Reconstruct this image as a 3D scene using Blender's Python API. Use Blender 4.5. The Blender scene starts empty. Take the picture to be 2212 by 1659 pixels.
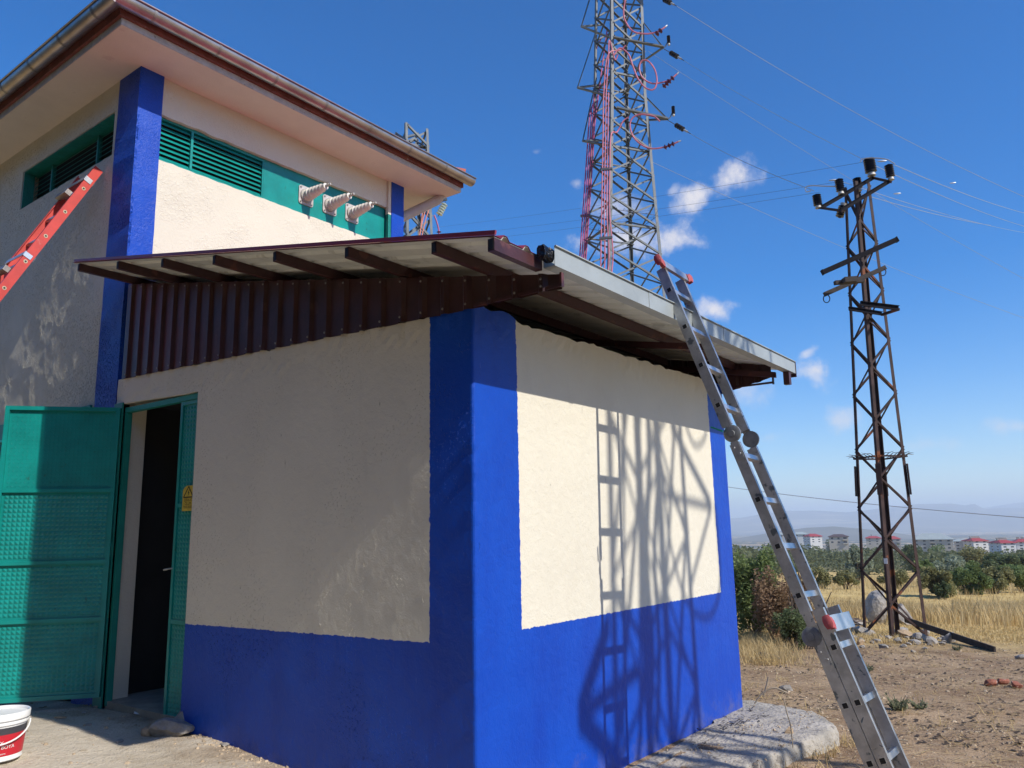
import bpy, math, random
from math import radians, sin, cos, pi, sqrt, atan2, exp
from mathutils import Vector, Matrix, noise as mn
random.seed(7)
V = Vector
scene = bpy.context.scene
COL = scene.collection

# ------------------------------------------------------------------ camera
# world frame: X along the sunlit wall, Y along the shaded wall, Z up, origin at the annex corner
F, CX, CY = 1700.0, 1106.0, 829.5
up_c = V((940-CX, -F*F/314.0, F)).normalized()
vb = V((2416-CX, 1121-CY, F))
e1 = (vb-up_c*vb.dot(up_c)).normalized()
e2 = e1.cross(up_c)
if e1.cross(e2).dot(up_c) < 0: e2 = -e2
def to_world(v): return V((e1.dot(v), e2.dot(v), up_c.dot(v)))
def ray(px, py): return to_world(V((px-CX, py-CY, F)))
_b = ray(1030, 1817); _t = -1.5/_b.z
C0 = V((-_b.x*_t, -_b.y*_t, 1.5))
def onx(px, py, x): v = ray(px, py); return C0+v*((x-C0.x)/v.x)
def ony(px, py, y): v = ray(px, py); return C0+v*((y-C0.y)/v.y)
def onz(px, py, z): v = ray(px, py); return C0+v*((z-C0.z)/v.z)
def atD(px, py, D): v = ray(px, py); return C0+v*(D/math.hypot(v.x, v.y))
cam = bpy.data.cameras.new('camera'); cam_o = bpy.data.objects.new('camera', cam); COL.objects.link(cam_o)
cam.sensor_fit = 'HORIZONTAL'; cam.sensor_width = 36; cam.lens = F/2212*36
cam.clip_start = 0.05; cam.clip_end = 60000
cr, cu, cf = to_world(V((1, 0, 0))), to_world(V((0, -1, 0))), to_world(V((0, 0, 1)))
cam_o.matrix_world = Matrix(((cr.x, cu.x, -cf.x, C0.x), (cr.y, cu.y, -cf.y, C0.y), (cr.z, cu.z, -cf.z, C0.z), (0, 0, 0, 1)))
scene.camera = cam_o

# ------------------------------------------------------------------ light
TRAVEL = V((0.0028, 1.0, -0.855)).normalized()
sun_d = bpy.data.lights.new('sun', 'SUN'); sun_d.energy = 4.0; sun_d.angle = radians(0.5); sun_d.color = (1.0, 0.95, 0.87)
sun_o = bpy.data.objects.new('sun', sun_d); COL.objects.link(sun_o)
sun_o.rotation_euler = TRAVEL.to_track_quat('-Z', 'Y').to_euler(); sun_o.location = (0, -20, 30)
scene.view_settings.view_transform = 'Standard'; scene.view_settings.look = 'None'
scene.view_settings.gamma = 1; scene.view_settings.use_curve_mapping = False
scene.view_settings.exposure = 0.36
try:
    scene.cycles.use_denoising = True
    scene.cycles.max_bounces = 6; scene.cycles.volume_bounces = 1
except Exception: pass
world = bpy.data.worlds.new('World'); scene.world = world; world.use_nodes = True
WSTR = 0.142
def build_world():
    nt = world.node_tree; N = nt.nodes; L = nt.links
    for n in list(N): N.remove(n)
    out = N.new('ShaderNodeOutputWorld'); bg = N.new('ShaderNodeBackground'); L.new(bg.outputs[0], out.inputs[0])
    bg.inputs[1].default_value = WSTR
    sky = N.new('ShaderNodeTexSky'); sky.sky_type = 'NISHITA'; sky.sun_disc = False
    sky.sun_elevation = math.asin(-TRAVEL.z); sky.sun_rotation = atan2(-TRAVEL.x, -TRAVEL.y)
    sky.altitude = 900; sky.air_density = 1.0; sky.dust_density = 0.9; sky.ozone_density = 3.2
    hs = N.new('ShaderNodeHueSaturation'); hs.inputs['Saturation'].default_value = 1.5; hs.inputs['Value'].default_value = 1.0
    hs.inputs['Hue'].default_value = 0.508
    L.new(sky.outputs[0], hs.inputs['Color'])
    tc = N.new('ShaderNodeTexCoord'); vec = tc.outputs['Generated']
    def M(op, a, b=None, c=None):
        n = N.new('ShaderNodeMath'); n.operation = op
        for i, x in enumerate((a, b, c)):
            if x is None: continue
            if hasattr(x, 'is_output'): L.new(x, n.inputs[i])
            else: n.inputs[i].default_value = x
        return n.outputs[0]
    def dot(v):
        n = N.new('ShaderNodeVectorMath'); n.operation = 'DOT_PRODUCT'; L.new(vec, n.inputs[0]); n.inputs[1].default_value = v; return n.outputs['Value']
    nz = N.new('ShaderNodeTexNoise'); nz.inputs['Scale'].default_value = 26; nz.inputs['Detail'].default_value = 9; nz.inputs['Roughness'].default_value = 0.62
    L.new(vec, nz.inputs['Vector'])
    nzc = M('SUBTRACT', nz.outputs[0], 0.5)
    n2 = N.new('ShaderNodeTexNoise'); n2.inputs['Scale'].default_value = 70; n2.inputs['Detail'].default_value = 7; L.new(vec, n2.inputs['Vector'])
    clouds = [(1500, 425, 62, 20, -24, .95), (1572, 385, 50, 34, -30, 1.0), (1360, 520, 100, 34, -8, .9), (1455, 512, 52, 30, 0, 1.0),
              (1340, 450, 60, 28, 0, .55), (1246, 397, 14, 12, -20, .55), (1455, 412, 14, 10, -40, .5), (1542, 666, 40, 22, 12, .95),
              (1752, 808, 46, 24, 5, .9), (1745, 762, 24, 9, -35, .7), (1612, 850, 46, 32, 10, .5), (1662, 945, 34, 11, -12, .35),
              (1822, 905, 42, 20, 0, .6), (2008, 958, 40, 17, -8, .4), (2192, 920, 46, 14, 0, .45), (1158, 328, 12, 7, 0, .3), (1790, 1140, 200, 10, 0, .12)]
    tot = None
    for (px, py, sx, sy, ang, op) in clouds:
        c = ray(px, py).normalized()
        r0 = cf.cross(cu)
        r = (cr-c*cr.dot(c)).normalized(); u = r.cross(c); a = radians(-ang)
        r1 = r*cos(a)+u*sin(a); u1 = u*cos(a)-r*sin(a)
        sx *= 1.25/F; sy *= 1.35/F
        x = M('MULTIPLY', dot(r1-c*0), 1/sx); y = M('MULTIPLY', dot(u1), 1/sy)
        d = M('SQRT', M('ADD', M('MULTIPLY', x, x), M('MULTIPLY', y, y)))
        e = M('ADD', M('SUBTRACT', 1.0, d), M('MULTIPLY', nzc, 2.9))
        ss = N.new('ShaderNodeMapRange'); ss.interpolation_type = 'SMOOTHSTEP'; ss.inputs[1].default_value = 0.0; ss.inputs[2].default_value = 1.15
        ss.inputs[3].default_value = 0; ss.inputs[4].default_value = op; L.new(e, ss.inputs[0])
        front = M('GREATER_THAN', dot(c), 0.9); e2_ = M('MULTIPLY', ss.outputs[0], front)
        near = M('LESS_THAN', d, 2.2); e2_ = M('MULTIPLY', e2_, near)
        tot = e2_ if tot is None else M('MAXIMUM', tot, e2_)
    tot = M('MULTIPLY', tot, M('MINIMUM', M('ADD', M('MULTIPLY', n2.outputs[0], 1.3), 0.25), 1.0))
    mix = N.new('ShaderNodeMix'); mix.data_type = 'RGBA'
    L.new(tot, mix.inputs[0]); L.new(hs.outputs[0], mix.inputs[6])
    mix.inputs[7].default_value = (0.66/WSTR, 0.64/WSTR, 0.67/WSTR, 1)
    L.new(mix.outputs[2], bg.inputs[0])
build_world()

# ------------------------------------------------------------------ materials
def mat(name, col, rough=0.8, metal=0.0, var=0.0, vscale=6.0, bump=0.0, bscale=80.0, col2=None, spots=None, coord='Object', spec=None, stretch=None):
    """spots = (colour, scale, threshold 0..1, amount)"""
    m = bpy.data.materials.new(name); m.use_nodes = True; nt = m.node_tree; N = nt.nodes; L = nt.links
    b = N['Principled BSDF']; b.inputs['Roughness'].default_value = rough; b.inputs['Metallic'].default_value = metal
    if spec is not None: b.inputs['Specular IOR Level'].default_value = spec
    b.inputs['Base Color'].default_value = (*col, 1)
    if not (var or bump or col2 or spots): return m
    tc = N.new('ShaderNodeTexCoord'); src = tc.outputs[coord]
    if stretch:
        mp = N.new('ShaderNodeMapping'); mp.inputs['Scale'].default_value = stretch; L.new(src, mp.inputs[0]); src = mp.outputs[0]
    cur = None
    if var or col2:
        n = N.new('ShaderNodeTexNoise'); n.inputs['Scale'].default_value = vscale; n.inputs['Detail'].default_value = 6; n.inputs['Roughness'].default_value = 0.65
        L.new(src, n.inputs['Vector'])
        r = N.new('ShaderNodeValToRGB'); r.color_ramp.elements[0].position = 0.32; r.color_ramp.elements[1].position = 0.68
        c2 = col2 if col2 else tuple(min(1, c*(1+var)) for c in col); c1 = tuple(c*(1-var) for c in col)
        r.color_ramp.elements[0].color = (*c1, 1); r.color_ramp.elements[1].color = (*c2, 1)
        L.new(n.outputs[0], r.inputs[0]); cur = r.outputs[0]
    if spots:
        sc, ss, th, am = spots
        n = N.new('ShaderNodeTexNoise'); n.inputs['Scale'].default_value = ss; n.inputs['Detail'].default_value = 4; L.new(src, n.inputs['Vector'])
        mr = N.new('ShaderNodeMapRange'); mr.inputs[1].default_value = th; mr.inputs[2].default_value = th+0.05; mr.inputs[4].default_value = am; L.new(n.outputs[0], mr.inputs[0])
        mx = N.new('ShaderNodeMix'); mx.data_type = 'RGBA'; L.new(mr.outputs[0], mx.inputs[0])
        if cur: L.new(cur, mx.inputs[6])
        else: mx.inputs[6].default_value = (*col, 1)
        mx.inputs[7].default_value = (*sc, 1); cur = mx.outputs[2]
    if cur: L.new(cur, b.inputs['Base Color'])
    if bump:
        n = N.new('ShaderNodeTexNoise'); n.inputs['Scale'].default_value = bscale; n.inputs['Detail'].default_value = 5; L.new(src, n.inputs['Vector'])
        bp = N.new('ShaderNodeBump'); bp.inputs['Strength'].default_value = 1.0; bp.inputs['Distance'].default_value = bump
        L.new(n.outputs[0], bp.inputs['Height']); L.new(bp.outputs[0], b.inputs['Normal'])
    return m

BLUE = (0.003, 0.056, 0.44); CREAM = (0.70, 0.65, 0.525); TEAL = (0.004, 0.245, 0.215)
class G:
    """tiny node-graph helper"""
    def __init__(s, m): s.nt = m.node_tree; s.N = s.nt.nodes; s.L = s.nt.links
    def M(s, op, a, b=None, c=None, clamp=False):
        n = s.N.new('ShaderNodeMath'); n.operation = op; n.use_clamp = clamp
        for i, x in enumerate((a, b, c)):
            if x is None: continue
            if hasattr(x, 'is_output'): s.L.new(x, n.inputs[i])
            else: n.inputs[i].default_value = x
        return n.outputs[0]
    def noise(s, vec, scale, detail=4, rough=0.5, dist=0.0):
        n = s.N.new('ShaderNodeTexNoise'); n.inputs['Scale'].default_value = scale; n.inputs['Detail'].default_value = detail
        n.inputs['Roughness'].default_value = rough; n.inputs['Distortion'].default_value = dist; s.L.new(vec, n.inputs['Vector']); return n.outputs[0]
    def mapr(s, v, a, b, c=0, d=1):
        n = s.N.new('ShaderNodeMapRange'); s.L.new(v, n.inputs[0])
        for i, x in zip((1, 2, 3, 4), (a, b, c, d)): n.inputs[i].default_value = x
        return n.outputs[0]
    def mix(s, f, a, b):
        n = s.N.new('ShaderNodeMix'); n.data_type = 'RGBA'
        for i, x in zip((0, 6, 7), (f, a, b)):
            if hasattr(x, 'is_output'): s.L.new(x, n.inputs[i])
            elif i: n.inputs[i].default_value = (*x, 1)
            else: n.inputs[0].default_value = x
        return n.outputs[2]
    def scaled(s, vec, sc):
        n = s.N.new('ShaderNodeMapping'); n.inputs['Scale'].default_value = sc; s.L.new(vec, n.inputs[0]); return n.outputs[0]
def plaster(name, zone, rough_kind):
    """painted plaster. zone(g, x, y, z) -> blue mask (or None = all cream)"""
    m = bpy.data.materials.new(name); m.use_nodes = True; g = G(m); b = g.N['Principled BSDF']
    geo = g.N.new('ShaderNodeNewGeometry'); P = geo.outputs['Position']
    wob = g.noise(P, 22, 5, 0.7); wob = g.M('MULTIPLY', g.M('SUBTRACT', wob, 0.5), 0.035)
    sp = g.N.new('ShaderNodeSeparateXYZ'); g.L.new(P, sp.inputs[0])
    x, y, z = [g.M('ADD', sp.outputs[i], wob) for i in range(3)]
    big = g.noise(P, 1.3, 5, 0.6)
    cream = g.mix(g.mapr(big, .3, .7), tuple(c*.95 for c in CREAM), tuple(min(1, c*1.04) for c in CREAM))
    # dirt, hairline scratches and pits that belong to the surface
    pv = g.scaled(P, (34, 34, 9)); pit = g.noise(pv, 1.0, 3, 0.6); pitm = g.mapr(pit, .70, .755)
    cream = g.mix(g.M('MULTIPLY', pitm, 0.5 if rough_kind == 'annex' else .10), cream, (0.30, 0.26, 0.20))
    st = g.noise(g.scaled(P, (5, 5, 1.2)), 1.0, 7, 0.7, 0.6); cream = g.mix(g.mapr(st, .58, .84, 0, .30 if rough_kind == 'annex' else .06), cream, (0.50, 0.44, 0.35))
    bl = g.mix(g.mapr(g.noise(P, 2.2, 6, .7), .3, .7), (BLUE[0], BLUE[1]*.92, BLUE[2]*.9), (BLUE[0]*1.4, BLUE[1]*1.25, BLUE[2]*1.06))
    bl = g.mix(g.mapr(g.noise(P, 48, 4, .6), .66, .72, 0, .45), bl, (0.012, 0.028, 0.20))
    # roller marks, chips and mud splashed up from the ground
    bl = g.mix(g.mapr(g.noise(g.scaled(P, (3, 3, .7)), 1.0, 6, .7), .50, .72, 0, .4), bl, (0.003, 0.030, 0.30))
    bl = g.mix(g.mapr(g.noise(P, 30, 5, .7), .70, .715, 0, .8), bl, (0.10, 0.13, 0.30))
    dz = g.M('ADD', g.mapr(sp.outputs[2], .0, .55, .62, 0), g.M('MULTIPLY', g.M('SUBTRACT', g.noise(P, 7, 6, .75), .5), 1.1))
    bl = g.mix(g.mapr(dz, .46, .80, 0, .45), bl, (0.16, 0.14, 0.15))
    mask = zone(g, x, y, z)
    col = cream if mask is None else g.mix(mask, cream, bl)
    g.L.new(col, b.inputs['Base Color']); b.inputs['Roughness'].default_value = 0.62 if mask is not None else 0.7
    rgh = g.mapr(mask, 0, 1, .8, .42) if mask is not None else None
    if rgh: g.L.new(rgh, b.inputs['Roughness'])
    b.inputs['Specular IOR Level'].default_value = .3
    if rough_kind == 'annex':
        h = g.M('ADD', g.M('MULTIPLY', g.noise(P, 90, 4, .6), .35), g.M('MULTIPLY', g.noise(P, 16, 4, .55, .4), 1.0))
        h = g.M('SUBTRACT', h, g.M('MULTIPLY', pitm, 0.6))
        # coarse grains that only stand out where light grazes the wall
        gr = g.mapr(g.noise(P, 52, 3, .6), .60, .64); pm = g.mapr(g.noise(P, 1.7, 4, .6), .50, .60)
        h = g.M('ADD', h, g.M('MULTIPLY', g.M('MULTIPLY', gr, pm), g.M('MULTIPLY', g.M('LESS_THAN', sp.outputs[0], 0.012), .9))); dist = 0.0055
    else:
        big2 = g.mapr(g.noise(P, 2.6, 4, .6), .42, .62, .25, 1.0)
        h = g.M('MULTIPLY', g.M('MULTIPLY', g.mapr(g.noise(P, 34, 5, .65, 1.2), .36, .64), big2), .75)
        h = g.M('ADD', h, g.M('MULTIPLY', g.noise(P, 150, 3, .6), .25)); dist = 0.005
        gr = g.mapr(g.noise(g.scaled(P, (1, 1, .7)), 62, 4, .75), .54, .60); pm = g.mapr(g.noise(P, .9, 5, .7), .40, .55)
        h = g.M('ADD', h, g.M('MULTIPLY', g.M('MULTIPLY', gr, pm), g.M('MULTIPLY', g.M('LESS_THAN', sp.outputs[0], 0.022), 2.2)))
    for q_ in (m, getattr(m, 'cycles', None)):
        if hasattr(q_, 'use_bump_map_correction'): q_.use_bump_map_correction = False
    bp = g.N.new('ShaderNodeBump'); bp.inputs['Distance'].default_value = dist; g.L.new(h, bp.inputs['Height']); g.L.new(bp.outputs[0], b.inputs['Normal'])
    return m
def annex_zone(g, x, y, z):
    onB = g.M('GREATER_THAN', x, y)
    t = g.M('MAXIMUM', x, y)
    lim = g.M('ADD', g.M('MULTIPLY', onB, 0.085), 0.318)
    m1 = g.M('LESS_THAN', t, lim)
    m2 = g.M('MULTIPLY', g.M('GREATER_THAN', x, g.M('ADD', 3.165, g.M('MULTIPLY', g.M('SUBTRACT', z, 1.8), -0.015))), 1.0)
    zl = g.M('SUBTRACT', 0.955, g.M('MULTIPLY', g.M('SUBTRACT', 1.0, onB), g.M('ADD', 0.04, g.M('MULTIPLY', y, 0.013))))
    m3 = g.M('LESS_THAN', z, zl)
    inside = g.M('LESS_THAN', g.M('MINIMUM', sp_raw(g, 0), sp_raw(g, 1)), 0.05)
    m = g.M('MAXIMUM', m1, g.M('MAXIMUM', m2, m3))
    return g.M('MULTIPLY', m, inside)
def sp_raw(g, i):
    geo = g.N.new('ShaderNodeNewGeometry'); sp = g.N.new('ShaderNodeSeparateXYZ'); g.L.new(geo.outputs['Position'], sp.inputs[0]); return sp.outputs[i]
MT = {}
MT['annex'] = plaster('annex_plaster', annex_zone, 'annex')
MT['stucco'] = plaster('stucco_cream', lambda g, x, y, z: None, 'tower')
MT['stucco_blue'] = plaster('stucco_blue', lambda g, x, y, z: g.M('GREATER_THAN', z, -50.0), 'tower')
MT['teal'] = mat('teal_enamel', TEAL, .36, 0, .16, 4, .0025, 14, spots=((.02, .12, .10), 17, .68, .7))
MT['teal_dull'] = mat('teal_enamel_dull', (0.008, 0.22, 0.17), .5, 0, .15, 7, .001, 60)
MT['teal_plaster'] = mat('teal_painted_plaster', (0.006, 0.20, 0.16), .4, 0, .2, 9, .006, 60)
MT['soffit'] = mat('soffit_paint', (0.78, 0.69, 0.58), .85, 0, .05, 2.5, .002, 70, spots=((.62, .50, .42), 5, .66, .5))
MT['soffit_edge'] = mat('weathered_concrete_edge', (0.50, 0.46, 0.42), .9, 0, .18, 14, .004, 60, spots=((.18, .14, .12), 30, .66, .6))
MT['wood_red'] = mat('red_brown_fascia', (0.20, 0.06, 0.045), .75, 0, .35, 10, .002, 90, spots=((.4, .35, .3), 16, .68, .7))
MT['gutter'] = mat('galvanised_gutter', (0.42, 0.36, 0.34), .33, .85, .22, 4, .0015, 18)
MT['strap'] = mat('gutter_strap', (0.30, 0.27, 0.25), .45, .7, .2, 9)
MT['maroon'] = mat('maroon_steel', (0.06, 0.018, 0.018), .45, .0, .3, 7, .001, 60, spots=((.17, .055, .035), 9, .62, .6))
MT['maroon_top'] = mat('maroon_sheet_top', (0.28, 0.03, 0.05), .35, .0, .15, 5)
MT['maroon_sheet'] = mat('maroon_corrugated', (0.052, 0.016, 0.014), .38, .0, .28, 5, .002, 14, spots=((.10, .045, .035), 7, .64, .35))
MT['sheet_under'] = mat('pale_sheet_underside', (0.70, 0.72, 0.66), .45, .0, .10, 4, .001, 20, spots=((.36, .36, .31), 6, .62, .5))
MT['gut2'] = mat('grey_box_gutter', (0.36, 0.39, 0.38), .45, .1, .10, 4, .0015, 12, spots=((.30, .33, .33), 11, .63, .5))
MT['bitumen'] = mat('bitumen', (0.006, 0.006, 0.008), .25, 0, .2, 20, .02, 22)
MT['screw'] = mat('screw_head', (0.26, 0.24, 0.22), .5, .5)
MT['dark'] = mat('interior_shade_black', (0.022, 0.021, 0.02), .95, 0, .2, 3)  # near-black colour stands in for the shade inside the houses
MT['dark_floor'] = mat('dusty_floor', (0.30, 0.26, 0.20), .95, 0, .25, 5, .004, 60)
MT['jamb'] = mat('whitewashed_jamb', (0.62, 0.60, 0.58), .9, 0, .1, 7, .005, 60)
def alu_mat():
    m = mat('scuffed_aluminium', (0.50, 0.50, 0.49), .38, .75, .22, 12, .001, 30, spots=((.10, .13, .15), 14, .63, .85))
    g = G(m); b = g.N['Principled BSDF']; base = b.inputs['Base Color'].links[0].from_socket
    geo = g.N.new('ShaderNodeNewGeometry')
    s = g.noise(geo.outputs['Position'], 9, 5, .7, .8); c = g.mix(g.mapr(s, .64, .66, 0, .85), base, (0.02, 0.07, 0.12))
    s2 = g.noise(geo.outputs['Position'], 31, 4, .6); c = g.mix(g.mapr(s2, .67, .69, 0, .8), c, (0.62, 0.60, 0.56))
    g.L.new(c, b.inputs['Base Color']); return m
MT['alu'] = alu_mat()
MT['alu_clean'] = mat('bare_aluminium', (0.62, 0.62, 0.61), .35, .8, .12, 18)
MT['grey_pl'] = mat('grey_hinge', (0.20, 0.21, 0.21), .5, .3, .25, 30)
MT['red_cap'] = mat('red_rubber', (0.42, 0.085, 0.09), .75, 0, .2, 30, .002, 60, spots=((.6, .3, .3), 30, .66, .6))
MT['fibre'] = mat('red_fibreglass', (0.55, 0.045, 0.03), .45, 0, .14, 8, spots=((.62, .25, .2), 12, .66, .5))
MT['brass'] = mat('rivet_ring', (0.55, 0.45, 0.28), .4, .7)
MT['galv'] = mat('galvanised_steel', (0.12, 0.135, 0.145), .6, .05, .25, 4, .0, 30, spots=((.18, .17, .16), 3, .62, .5))
MT['darkbeam'] = mat('dark_painted_beam', (0.009, 0.008, 0.012), .7, 0, .3, 6, spec=.1)
MT['brown'] = mat('rusty_brown_steel', (0.050, 0.030, 0.026), .65, 0, .45, 3, .0015, 40, spec=.2, spots=((.22, .07, .025), 2.2, .62, .8))
MT['pink'] = mat('magenta_cable', (0.42, 0.07, 0.19), .5, 0, .3, 2.5); MT['pink2'] = mat('faded_pink_cable', (0.52, 0.15, 0.20), .5, 0, .25, 3)
MT['orange_c'] = mat('faded_salmon_cable', (0.60, 0.22, 0.15), .55, 0, .12, 5)
MT['shed'] = mat('maroon_cable_sheds', (0.10, 0.01, 0.03), .4)
MT['porc'] = mat('dark_porcelain', (0.010, 0.011, 0.018), .22)
MT['porc_w'] = mat('cream_porcelain', (0.70, 0.66, 0.59), .22, 0, .05, 10, spots=((.35, .28, .2), 14, .66, .5))
MT['glass_i'] = mat('glass_insulator', (0.62, 0.70, 0.64), .12, .1)
MT['cap'] = mat('insulator_cap', (0.42, 0.40, 0.36), .6, .3)
MT['wire'] = mat('aluminium_wire', (0.45, 0.46, 0.48), .4, .6)
MT['wire_d'] = mat('dark_wire', (0.10, 0.10, 0.11), .6, .3)
MT['yellow'] = mat('yellow_sign', (0.62, 0.44, 0.04), .5, 0, .12, 14, spots=((.3, .2, .05), 25, .66, .6))
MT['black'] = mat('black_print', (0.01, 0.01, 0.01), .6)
MT['white_pl'] = mat('white_plastic', (0.78, 0.78, 0.76), .35, 0, .04, 10)
MT['red_label'] = mat('red_label', (0.52, 0.015, 0.03), .4)
MT['concrete'] = mat('rough_concrete', (0.36, 0.325, 0.27), .95, 0, .3, 3.5, .022, 34, spots=((.15, .13, .11), 13, .60, .75))
MT['rock'] = mat('pale_rock', (0.33, 0.30, 0.26), .95, 0, .4, 5, .03, 14, spots=((.14, .13, .11), 9, .64, .6))
MT['rock2'] = mat('tan_rock', (0.40, 0.29, 0.18), .95, 0, .25, 6, .012, 20)
MT['brick'] = mat('broken_brick', (0.28, 0.10, 0.06), .95, 0, .3, 14, .006, 40, spots=((.4, .36, .3), 20, .62, .7))
MT['timber'] = mat('weathered_timber', (0.16, 0.12, 0.09), .9, 0, .35, 20, .004, 40)
MT['twig'] = mat('pale_twig', (0.34, 0.28, 0.20), .9)
MT['bark'] = mat('bark', (0.10, 0.075, 0.055), .95, 0, .3, 12)
def leaf_mat(name, c1, c2, sc=1.5):
    m = bpy.data.materials.new(name); m.use_nodes = True; g = G(m); b = g.N['Principled BSDF']
    geo = g.N.new('ShaderNodeNewGeometry'); oi = g.N.new('ShaderNodeObjectInfo')
    n = g.noise(geo.outputs['Position'], sc, 3, .6)
    rnd = geo.outputs['Random Per Island'] if 'Random Per Island' in geo.outputs else oi.outputs['Random']
    f = g.M('ADD', g.M('MULTIPLY', g.mapr(n, .35, .65), .6), g.M('MULTIPLY', rnd, .5), clamp=True)
    g.L.new(g.mix(f, c1, c2), b.inputs['Base Color']); b.inputs['Roughness'].default_value = .6
    b.inputs['Specular IOR Level'].default_value = .2
    tr = g.N.new('ShaderNodeBsdfTranslucent'); g.L.new(g.mix(f, c1, c2), tr.inputs[0])
    ms = g.N.new('ShaderNodeMixShader'); ms.inputs[0].default_value = .42; g.L.new(b.outputs[0], ms.inputs[1]); g.L.new(tr.outputs[0], ms.inputs[2])
    g.L.new(ms.outputs[0], g.N['Material Output'].inputs[0]); return m
MT['leaf_g'] = leaf_mat('leaves_green', (0.085, 0.125, 0.038), (0.24, 0.30, 0.11))
MT['leaf_d'] = leaf_mat('leaves_dark', (0.060, 0.088, 0.036), (0.18, 0.22, 0.10))
MT['leaf_s'] = leaf_mat('leaves_silver', (0.19, 0.23, 0.15), (0.40, 0.44, 0.32))
MT['leaf_o'] = leaf_mat('leaves_olive', (0.15, 0.15, 0.055), (0.35, 0.33, 0.15))
MT['leaf_r'] = leaf_mat('leaves_dry_red', (0.17, 0.11, 0.055), (0.44, 0.29, 0.18))
MT['grass'] = leaf_mat('dry_grass', (0.42, 0.29, 0.11), (0.72, 0.56, 0.29), .8)
MT['weed'] = leaf_mat('green_weed', (0.12, 0.13, 0.07), (0.26, 0.27, 0.16), 6)

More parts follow.
